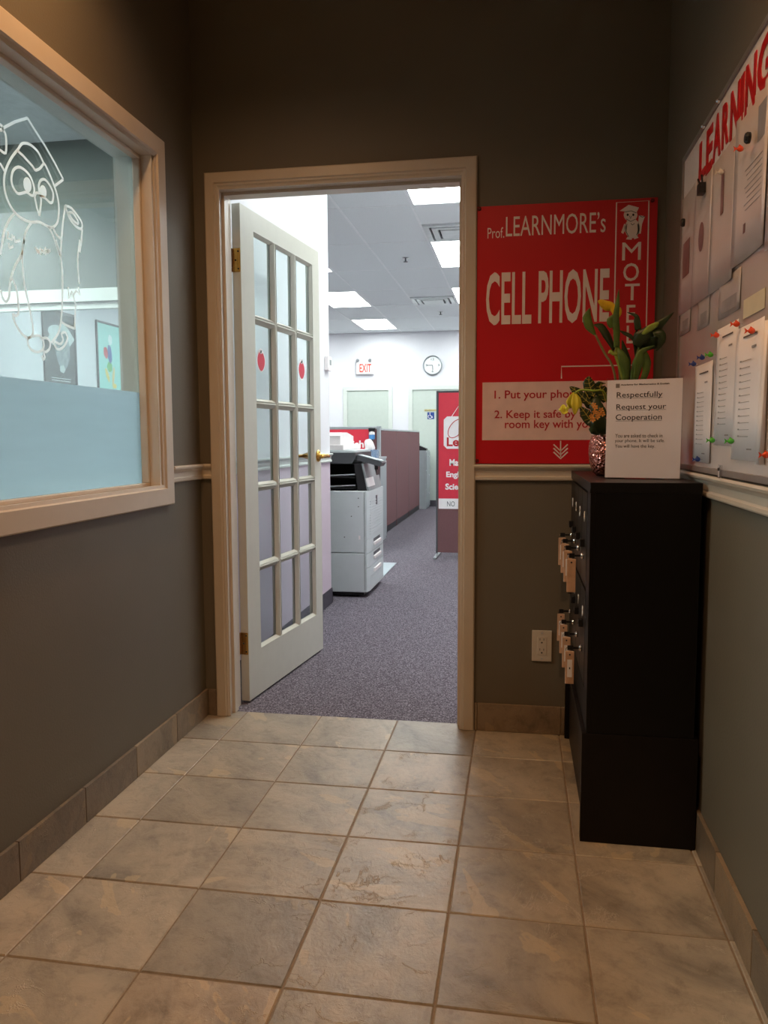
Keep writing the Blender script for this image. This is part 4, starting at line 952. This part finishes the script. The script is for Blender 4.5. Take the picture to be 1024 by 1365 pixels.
# hanging yellow-green flower on the left
stem([c0+Vector((-.01, -.01, 0)), PQ(330, 715, -.02), PQ(250, 688, -.03), PQ(170, 682, -.03), PQ(125, 705, -.03)], .0032, M_LEAFL)
leaf([PQ(125, 700, -.03), PQ(105, 740, -.035), PQ(80, 790, -.04), PQ(25, 810, -.04)], [.004, .011, .016, .004], (.7, .3, .6), M_PETALG, 'petal', .35)
leaf([PQ(125, 700, -.03), PQ(130, 750, -.04), PQ(130, 790, -.045), PQ(128, 842, -.045)], [.004, .012, .013, .002], (1, .3, .1), M_PETALG, 'petal', .3)
leaf([PQ(128, 705, -.03), PQ(145, 745, -.03), PQ(155, 780, -.03), PQ(165, 810, -.03)], [.004, .010, .010, .002], (.8, .5, -.1), M_PETALG, 'petal', .3)
leaf([PQ(60, 780, -.045), PQ(50, 805, -.05), PQ(60, 828, -.05), PQ(85, 825, -.05)], [.004, .009, .008, .002], (.8, .3, .5), M_PETALG, 'petal', .2)
# croton leaves with yellow veins, low around the rim
for pa, wd, sd in (([PQ(255, 730), PQ(235, 680), PQ(220, 630), PQ(222, 592)], [.004, .020, .017, .001], (1, .2, 0)), ([PQ(240, 780, -.02), PQ(190, 740, -.02), PQ(140, 690, -.02), PQ(95, 660, -.02)], [.004, .014, .014, .001], (.5, .3, .8)),
                   ([PQ(280, 800), PQ(240, 770), PQ(215, 730), PQ(195, 690)], [.004, .020, .018, .002], (.8, .2, .4)), ([PQ(330, 760, .01), PQ(310, 700, .01), PQ(290, 655, .01), PQ(330, 640, .01)], [.008, .020, .016, .002], (1, .2, .2)),
                   ([PQ(290, 900, -.03), PQ(235, 880, -.04), PQ(195, 830, -.04), PQ(165, 790, -.04)], [.006, .018, .016, .001], (.6, .2, .7)), ([PQ(300, 960, -.03), PQ(270, 930, -.05), PQ(240, 900, -.05), PQ(212, 900, -.05)], [.010, .022, .016, .002], (.5, .2, .8)),
                   ([PQ(330, 970, -.03), PQ(300, 930, -.05), PQ(290, 870, -.05), PQ(300, 800, -.03)], [.012, .026, .022, .004], (1, .2, .1)), ([PQ(330, 860, -.02), PQ(290, 820, -.03), PQ(270, 770, -.02), PQ(280, 720, -.01)], [.008, .022, .020, .003], (1, .2, .1))):
    leaf(pa, wd, sd, M_LEAFD, 'croton_leaf', .2, vein=wd[1] < .021)
for (x, y) in ((238, 852), (258, 826), (262, 795), (282, 838), (300, 812), (310, 838), (246, 876), (275, 858), (252, 780)):
    p = PQ(x, y, -.065); b = BM()
    for k in range(5):
        a = k*2*math.pi/5+x; q = p+Vector((.0055*math.cos(a), -.001, .0055*math.sin(a)))
        plate(b, [p+Vector((.001*math.cos(a+1.5), 0, .001*math.sin(a+1.5))), q+Vector((.003*math.cos(a+1.3), 0, .003*math.sin(a+1.3))), q+Vector((.003*math.cos(a), -.001, .003*math.sin(a))), q-Vector((.003*math.cos(a+1.3), 0, .003*math.sin(a+1.3)))], (0, -1, 0), .0008)
    obj('blossom', b, M_ORFL, pl)

# ------------------------------------------------------------------ office: wall fittings
t = thing('thermostat', 'white thermostat on the wall behind the glazed door', 'thermostat', (XL-.011, 5.05, 1.53))
b = BM(); box(b, XL-.011, XL+.014, 4.985, 5.085, 1.535, 1.625, .004); obj('housing', b, M_PAPER, t)
b = BM(); box(b, XL+.0142, XL+.015, 5.025, 5.070, 1.570, 1.605); obj('display', b, mat('lcd', (120, 132, 128), .3), t)
# exit sign
ex = thing('exit_sign', 'white exit sign with red letters high on the far wall', 'sign', (-2.46, YE, 2.12))
b = BM(); box(b, -2.60, -2.32, YE-.055, YE-.012, 2.125, 2.31, .004); obj('housing', b, mat('exit_white', (232, 226, 226), .5), ex)
b = BM(); box(b, -2.49, -2.43, YE-.012, YE, 2.19, 2.25); obj('mount', b, M_PAPER, ex)
obj('lettering', text_bm('EXIT', (-2.545, -2.355, 2.155, 2.285), wallY(YE-.0552), .006, .012), mat('exit_red', (220, 70, 50), .5), ex)
for x in (-2.575, -2.375):
    b = BM(); tube(b, [(x, YE-.03, 2.31), (x, YE-.03, 2.335)], .008, 8); tube(b, [(x, YE-.02, 2.35), (x, YE-.07, 2.34)], [.022, .028], 12); obj('lamp_head', b, M_ALU, ex)
# clock
ck = thing('wall_clock', 'round silver-rimmed wall clock high on the far wall', 'clock', (-1.371, YE, 2.247)); cc = (-1.371, YE, 2.247); R_ = .155
b = BM(); lathe(b, [(R_, 0), (R_, -.03), (R_-.010, -.036), (R_-.018, -.030), (R_-.018, -.018)], cc, 36, 'y'); obj('rim', b, mat('clock_rim', (150, 156, 160), .3, .6), ck, smooth=False)
b = BM(); lathe(b, [(R_-.018, -.018), (R_-.018, -.020)], cc, 36, 'y'); obj('face', b, mat('clock_face', (228, 232, 234), .4), ck)
for s, dx, dz in (('12', 0, .095), ('6', 0, -.095), ('9', -.095, 0), ('3', .095, 0)):
    w_ = .026 if len(s) == 2 else .015
    obj('numeral', text_bm(s, (cc[0]+dx-w_, cc[0]+dx+w_, cc[2]+dz-.017, cc[2]+dz+.017), wallY(YE-.0205), .0008, .01), M_DGREY, ck)
for a, l_, wd in ((math.radians(180), .085, .010), (math.radians(-88), .075, .010)):
    b = BM(); ribbon(b, [Vector((cc[0], YE-.0225, cc[2])), Vector((cc[0]+l_*math.cos(a), YE-.0225, cc[2]+l_*math.sin(a)))], (0, -1, 0), wd, .001); obj('hand', b, M_DGREY, ck)
# two doors in the far wall
def office_door(n, x0, x1, zt, label):
    d = thing('door_%d' % n, label, 'door', ((x0+x1)/2, YE, 0)); del d['category']; d['kind'] = 'structure'
    b = BM(); cw_ = .065
    for q in ((x0-cw_, x0, 0.001, zt+cw_), (x1, x1+cw_, 0.001, zt+cw_), (x0, x1, zt, zt+cw_)): box(b, q[0], q[1], YE-.022, YE, q[2], q[3], .003)
    obj('casing', b, M_OFFTRIM, d)
    b = BM(); box(b, x0, x1, YE-.006, YE-.001, .008, zt); obj('leaf', b, M_DOORG, d)
    return d
d2 = office_door(2, -2.765, -2.085, 1.865, 'pale closed door under the exit sign')
d3 = office_door(3, -1.695, -.955, 1.865, 'pale closed washroom door under the clock')
b = BM(); lathe(b, [(.026, 0), (.026, -.008), (.010, -.012), (.010, -.045)], (-1.14, YE-.006, .92), 14, 'y'); tube(b, [(-1.14, YE-.05, .92), (-1.25, YE-.05, .92)], .009, 8); obj('handle', b, M_BRASS, d3)
b = BM(); box(b, -1.505, -1.29, YE-.010, YE-.006, 1.525, 1.555); pl3 = obj('name_plate', b, mat('plate_gold', (196, 184, 130), .4, .3), d3)
obj('lettering', text_bm('Washroom', (-1.49, -1.33, 1.531, 1.549), wallY(YE-.010), .0006), M_DGREY, pl3)
b = BM(); box(b, -1.455, -1.345, YE-.010, YE-.006, 1.400, 1.508); ac = obj('access_symbol', b, mat('access_blue', (30, 60, 130), .4), d3)
q0 = (-1.40, 1.452); b = BM(); Yt = YE-.0102
ribbon(b, [Vector((q0[0]-.012+.030*math.cos(a), Yt, q0[1]-.012+.028*math.sin(a))) for a in [math.radians(x) for x in range(120, 390, 20)]], (0, -1, 0), .009, .001)
ribbon(b, [Vector((q0[0]-.012, Yt, q0[1]+.030)), Vector((q0[0]-.010, Yt, q0[1]-.002)), Vector((q0[0]+.016, Yt, q0[1]-.002)), Vector((q0[0]+.028, Yt, q0[1]-.034))], (0, -1, 0), .009, .0014)
lathe(b, [(.008, 0), (.008, -.0012)], (q0[0]-.013, Yt, q0[1]+.042), 12, 'y'); obj('wheelchair_print', b, M_PAPER, ac)

# ------------------------------------------------------------------ copier
cp = thing('photocopier', 'large pale grey office photocopier against the wall end in the office', 'photocopier', (-1.35, 5.6, 0))
CX0, CX1, CY0, CY1 = -1.66, -1.044, 5.30, 5.92
b = BM(); box(b, CX0+.03, CX1, CY0, CY1, .312, .738, .006); obj('upper_body', b, M_GREYC, cp)
b = BM(); box(b, CX0+.03, CX1, CY0, CY1, .035, .308, .006); obj('cabinet', b, M_GREYC, cp)
b = BM(); box(b, CX0+.05, CX1-.01, CY0+.02, CY1-.02, .012, .034); bsn = obj('base', b, M_BLKPL, cp)
for x in (CX0+.09, CX1-.06):
    for y in (CY0+.06, CY1-.06):
        b = BM(); lathe(b, [(.012, -.012), (.012, .012)], (x, y, .012), 12, 'y'); obj('caster', b, M_BLKPL, cp)
FX = -1.018
def front(z0, z1, nm, y0=CY0+.006):
    b = BM(); prism(b, [(CX1+.001, y0), (FX-.012, y0), (FX, y0+.05), (FX, CY1-.012), (FX-.01, CY1), (CX1+.001, CY1)], 'z', z0, z1); return obj(nm, b, M_GREYC, cp)
fc = front(.405, .736, 'front_cover')
for k in range(13):
    z = .43+k*.019; b = BM(); box(b, FX-.0005, FX+.003, CY0+.075, CY1-.03, z, z+.008); obj('louver', b, M_GREYC, fc)
b = BM(); box(b, FX-.0005, FX+.004, CY0+.30, CY0+.345, .622, .690, .001); obj('badge', b, M_DGREY, fc)
for z0, z1 in ((.308, .402), (.208, .304)):
    d_ = front(z0, z1, 'drawer')
    b = BM(); prism(b, [(z1-.048, 0), (z1-.018, .0), (z1-.018, .004), (z1-.040, .010)] and [(FX, z1-.052), (FX+.010, z1-.046), (FX+.006, z1-.030), (FX, z1-.026)], 'y', CY0+.20, CY1-.20) if 0 else box(b, FX-.001, FX+.012, CY0+.20, CY1-.16, z1-.060, z1-.038, .003); obj('handle', b, M_PAPER, d_)
    b = BM(); box(b, FX-.0005, FX+.0012, CY0+.20, CY1-.16, z1-.036, z1-.014); obj('handle_recess', b, M_DGREY, d_)
ld = front(.038, .204, 'lower_door')
b = BM(); box(b, FX-.001, FX+.012, CY0+.20, CY1-.16, .150, .176, .003); obj('handle', b, M_PAPER, ld)
for k in range(6):
    z = .060+k*.015; b = BM(); box(b, FX-.0005, FX+.002, CY0+.075, CY1-.03, z, z+.005); obj('louver', b, M_GREYC, ld)
for x, z in ((-1.085, .69), (-1.085, .632), (-1.135, .565), (-1.185, .42)):
    b = BM(); lathe(b, [(.004, 0), (.004, -.001)], (x, CY0, z), 8, 'y'); obj('screw_hole', b, M_INK, cp)
b = BM(); box(b, -1.085, -1.073, CY0-.002, CY0+.001, .405, .432); obj('latch', b, M_PAPER, cp)
b = BM(); box(b, -1.045, -1.0435, CY0-.0006, CY0+.001, .05, .73); obj('seam', b, M_DGREY, cp)
# output bay
M_BAY = mat('bay_black', (22, 22, 24), .5)
b = BM(); box(b, CX0+.03, -1.04, CY1-.17, CY1, .739, .925); obj('bay_back', b, M_BAY, cp)
b = BM(); box(b, CX0+.03, CX0+.10, CY0, CY1-.17, .739, .925); obj('bay_wall', b, M_BAY, cp)
b = BM(); prism(b, [(-1.10, .739), (-1.035, .739), (-1.075, .925), (-1.125, .925)], 'y', CY0+.05, CY1-.17); obj('support_column', b, M_BAY, cp)
b = BM(); prism(b, [(-1.036, .739), (-1.022, .739), (-1.060, .925), (-1.074, .925)], 'y', CY0+.06, CY1-.06); cvr = obj('column_cover', b, mat('cover_grey', (140, 146, 148), .5), cp)
b = BM(); prism(b, [(-1.034, .765), (-1.022, .765), (-1.036, .825), (-1.046, .825)], 'y', CY0+.059, CY0+.30); obj('label', b, M_PAPER, cvr)
for z in (.775, .85):
    b = BM(); tube(b, [(CX0+.12, CY0+.03, z-.02), (-1.12, CY0+.06, z)], .006, 8); obj('tray_rod', b, M_ALU, cp)
    b = BM(); box(b, CX0+.10, -1.12, CY0+.04, CY1-.18, z-.022, z-.015); obj('output_tray', b, M_BAY, cp)
# scanner, lid and feeder
b = BM(); prism(b, [(CX0+.03, .926), (-1.135, .926), (-1.112, .962), (-1.108, 1.000), (CX0+.03, 1.000)], 'y', CY0+.02, CY1); obj('scanner', b, M_DGREY, cp)
b = BM(); box(b, CX0+.05, -1.115, CY0+.03, CY1-.01, 1.001, 1.018, .003); obj('platen', b, M_GREYC, cp)
b = BM(); box(b, CX0+.05, -1.195, CY0+.04, CY1+.02, 1.019, 1.056, .006); obj('feeder_tray', b, M_PAPER, cp)
b = BM(); prism(b, [(5.36, 1.0565), (5.36, 1.118), (5.44, 1.138), (5.58, 1.142), (5.80, 1.116), (5.80, 1.0565)], 'x', CX0+.05, -1.222); obj('document_feeder', b, M_PAPER, cp)
b = BM(); box(b, -1.40, -1.398, CY0+.0592, CY0+.061, 1.06, 1.116); obj('seam', b, M_STEEL, cp)
b = BM(); prism(b, [(-1.106, .985), (-.935, .940), (-.930, .930), (-.945, .905), (-1.106, .950)], 'y', CY0+.06, CY0+.23); pn = obj('control_panel', b, M_DGREY, cp)
b = BM(); prism(b, [(-1.100, .9852), (-.940, .9432), (-.938, .9445), (-1.100, .9875)], 'y', CY0+.068, CY0+.222); obj('touch_screen', b, mat('screen_grey', (176, 186, 190), .15), pn)
b = BM(); box(b, -.985, -.962, CY0+.08, CY0+.12, .885, .912); obj('hook', b, M_BLKPL, pn)

# ------------------------------------------------------------------ other office things
tag(obj('chair_mat', box(BM(), -2.0, -1.058, 6.06, 6.83, -.001, .004), mat('mat_clear', (196, 208, 216), .25, var=.03)), 'pale translucent floor mat beside the photocopier', 'mat')
cb = thing('steel_cabinet', 'grey steel cabinet behind the photocopier with a tissue box on top', 'cabinet', (-1.9, 8.1, 0))
b = BM(); box(b, -2.35, -1.435, 7.62, 8.53, .002, .880); obj('body', b, M_STEEL, cb)
b = BM(); box(b, -2.36, -1.428, 7.61, 8.535, .881, .902, .002); obj('top', b, M_ALU, cb)
for y0, y1 in ((7.64, 8.07), (8.09, 8.52)):
    b = BM(); box(b, -1.4345, -1.428, y0, y1, .03, .860, .001); dd = obj('door', b, M_STEEL, cb)
    b = BM(); yy = y1-.05 if y0 < 8 else y0+.03; box(b, -1.428, -1.416, yy, yy+.015, .45, .58); obj('handle', b, M_ALU, dd)
tb = thing('tissue_box', 'blue patterned tissue box with a white tissue on the steel cabinet', 'tissue box', (-1.49, 7.76, .903))
mt = mat('tissue_pattern', (90, 140, 190), .6); N = mt.node_tree.nodes; L = mt.node_tree.links
vo = N.new('ShaderNodeTexNoise'); vo.inputs['Scale'].default_value = 45; cr = N.new('ShaderNodeValToRGB'); cr.color_ramp.interpolation = 'CONSTANT'
cr.color_ramp.elements[0].color = lin((52, 100, 160))+(1,); cr.color_ramp.elements[1].position = .52; cr.color_ramp.elements[1].color = lin((214, 228, 236))+(1,); L.new(vo.outputs['Fac'], cr.inputs[0]); L.new(cr.outputs[0], N['Principled BSDF'].inputs['Base Color'])
b = BM(); box(b, -1.535, -1.385, 7.68, 7.80, .903, .985, .002); obj('box', b, mt, tb)
b = BM(); tube(b, smooth_line([(-1.46, 7.74, .984), (-1.465, 7.74, 1.02), (-1.48, 7.75, 1.06), (-1.487, 7.75, 1.09)]), [.045, .05, .052, .050, .048, .047, .046, .044, .042, .040, .034, .028, .020], 7); obj('tissue', b, M_PAPER, tb)
# partitions
def partition_x(y0, y1, label):   # panel running along Y at X=-1.51
    t = thing('partition_panel', label, 'partition', (-1.54, (y0+y1)/2, 0), 'maroon cubicle partitions')
    b = BM(); box(b, -1.545, -1.513, y0+.012, y1-.012, .075, 1.185, .004); obj('fabric', b, M_MAROON, t)
    b = BM(); box(b, -1.55, -1.508, y0, y1, 1.186, 1.206, .003); obj('top_cap', b, M_ALU, t)
    b = BM(); box(b, -1.54, -1.518, y0+.012, y1-.012, .004, .074); obj('kick_plate', b, M_BLKPL, t)
    for y in (y0, y1-.012):
        b = BM(); box(b, -1.546, -1.512, y, y+.0118, .004, 1.186); obj('edge_post', b, M_MAROON if y > y0 else M_DGREY, t)
partition_x(8.66, 9.80, 'maroon partition panel next to the grey corner post'); partition_x(9.80, 10.92, 'middle maroon partition panel of the cubicle row'); partition_x(10.92, 12.08, 'far maroon partition panel beside the far file cabinet')
cpst = thing('corner_post', 'grey metal corner post joining the cubicle partitions', 'post', (-1.53, 8.63, 0))
b = BM(); box(b, -1.548, -1.512, 8.600, 8.655, .002, 1.208, .003); obj('post', b, M_ALU, cpst); b = BM(); box(b, -1.552, -1.508, 8.597, 8.658, 1.209, 1.232, .002); obj('cap', b, M_STEEL, cpst)
fp = thing('partition_panel', 'cubicle partition facing the door with a red poster on it', 'partition', (-2.2, 8.625, 0), 'maroon cubicle partitions')
b = BM(); box(b, -3.0, -1.553, 8.608, 8.645, .075, 1.198, .003); obj('fabric', b, M_MAROON, fp); b = BM(); box(b, -3.0, -1.555, 8.602, 8.650, 1.199, 1.228, .003); obj('top_cap', b, M_ALU, fp); b = BM(); box(b, -3.0, -1.553, 8.61, 8.64, .004, .074); obj('kick_plate', b, M_BLKPL, fp)
rp = thing('red_poster', 'red poster lettered English on the cubicle partition', 'poster', (-2.1, 8.606, .8))
b = BM(); box(b, -2.62, -1.640, 8.604, 8.6075, .80, 1.197); obj('sheet', b, mat('poster_red', (214, 48, 68), .45, var=.03), rp)
obj('lettering', text_bm('English', (-2.02, -1.695, .972, 1.076), wallY(8.604), .001, .03), M_PAPER, rp)
hb = thing('hanging_bottle', 'small blue and white bottle hanging on the cubicle partition', 'bottle', (-1.60, 8.57, 1.09))
b = BM(); lathe(b, [(.028, 1.087), (.034, 1.096), (.034, 1.138)], (-1.598, 8.570, 0), 14); obj('bottle', b, mat('bottle_blue', (84, 146, 206), .4), hb); b = BM(); lathe(b, [(.034, 1.139), (.031, 1.164), (.015, 1.178)], (-1.598, 8.570, 0), 14); obj('label', b, M_PAPER, hb)
b = BM(); box(b, -1.632, -1.566, 8.545, 8.602, 1.179, 1.210, .003); obj('holder', b, M_BLKPL, hb); b = BM(); box(b, -1.606, -1.590, 8.595, 8.6075, .95, 1.086); obj('strap', b, M_BLKPL, hb)
fc2 = thing('file_cabinet', 'grey file cabinet at the far end of the partitions', 'cabinet', (-1.62, 12.3, 0))
b = BM(); box(b, -1.85, -1.415, 12.12, 12.60, .003, .905, .003); obj('body', b, M_STEEL, fc2)
for k in range(3):
    b = BM(); box(b, -1.4148, -1.404, 12.135, 12.585, .03+k*.29, .30+k*.29, .002); dw = obj('drawer', b, M_STEEL, fc2)
    b = BM(); box(b, -1.404, -1.392, 12.30, 12.42, .22+k*.29, .24+k*.29); obj('handle', b, M_ALU, dw)
ph = thing('desk_phone', 'dark telephone with papers on the far file cabinet', 'telephone', (-1.48, 12.3, .906))
b = BM(); prism(b, [(-1.60, .906), (-1.42, .906), (-1.42, .935), (-1.54, .985), (-1.60, .985)], 'y', 12.2, 12.38); obj('base', b, M_BLKPL, ph); b = BM(); tube(b, smooth_line([(-1.56, 12.19, 1.0), (-1.57, 12.24, 1.015), (-1.57, 12.33, 1.015), (-1.56, 12.39, 1.0)]), .018, 8); obj('handset', b, M_DGREY, ph)
# free-standing partition with poster
sp_ = thing('display_partition', 'free-standing maroon partition with a metal foot at the right of the aisle', 'partition', (-.2, 7.3, 0))
b = BM(); box(b, -.742, .35, 7.30, 7.345, .035, 1.515, .003); obj('fabric', b, M_MAROON, sp_)
b = BM()
for q in ((-.758, -.742, .03, 1.53), (.35, .366, .03, 1.53), (-.742, .35, 1.515, 1.53)): box(b, q[0], q[1], 7.297, 7.348, q[2], q[3], .002)
obj('frame', b, M_DGREY, sp_)
for x in (-.75, .33):
    b = BM(); box(b, x-.012, x+.018, 7.08, 7.55, .001, .018, .004); box(b, x-.006, x+.010, 7.302, 7.343, .018, .034); obj('foot', b, M_ALU, sp_)
dp = thing('learning_poster', 'tall red poster with a white tag and subject names on the right partition', 'poster', (-.2, 7.298, .44))
YP = 7.2985
b = BM(); box(b, -.734, .34, YP-.0015, YP, .445, 1.510); obj('sheet', b, mat('poster_red', (214, 48, 68), .45, var=.03), dp)
b = BM(); box(b, -.734, .34, YP-.0025, YP-.0015, .445, .540); wb = obj('white_band', b, M_PAPER, dp)
obj('lettering', text_bm('NO', (-.655, -.583, .468, .515), wallY(YP-.0025), .0008), M_DGREY, wb)
b = BM(); box(b, -.688, .29, YP-.003, YP-.0015, 1.000, 1.296, .0006) if 0 else plate(b, [Vector((x, YP-.0015, z)) for x, z in [(-.688+.03, 1.0), (.26, 1.0), (.29, 1.03), (.29, 1.266), (.26, 1.296), (-.658, 1.296), (-.688, 1.266), (-.688, 1.03)]], (0, -1, 0), .001); tg = obj('white_tag', b, M_PAPER, dp)
b = BM(); ribbon(b, [Vector((-.622, YP-.0026, 1.285)), Vector((-.555, YP-.0026, 1.385)), Vector((-.2, YP-.0026, 1.49))], (0, -1, 0), .006, .001); lathe(b, [(.008, -.001), (.008, .0)], (-.628, YP-.0026, 1.280), 10, 'y'); obj('tag_string', b, M_PAPER, tg)
b = BM(); ribbon(b, [Vector((-.575+.065*math.cos(a)*(1+.0*a)+.035*math.sin(a), YP-.0026, 1.185+.085*math.sin(a))) for a in [i*2*math.pi/20 for i in range(20)]], (0, -1, 0), .007, .0008, True); obj('swirl', b, M_REDINK, tg)
obj('lettering', text_bm('Learn', (-.660, -.548, 1.022, 1.105), wallY(YP-.0025), .0008, .03, 'Le'), M_REDINK, tg)
for s, pre, x0, x1, z0, z1 in (('Math', 'Ma', -.634, -.553, .842, .905), ('English', 'Engl', -.664, -.548, .722, .790), ('Science', 'Scie', -.672, -.552, .622, .680)):
    obj('lettering', text_bm(s, (x0, x1, z0, z1), wallY(YP-.0015), .0008, .035, pre), M_PAPER, dp)
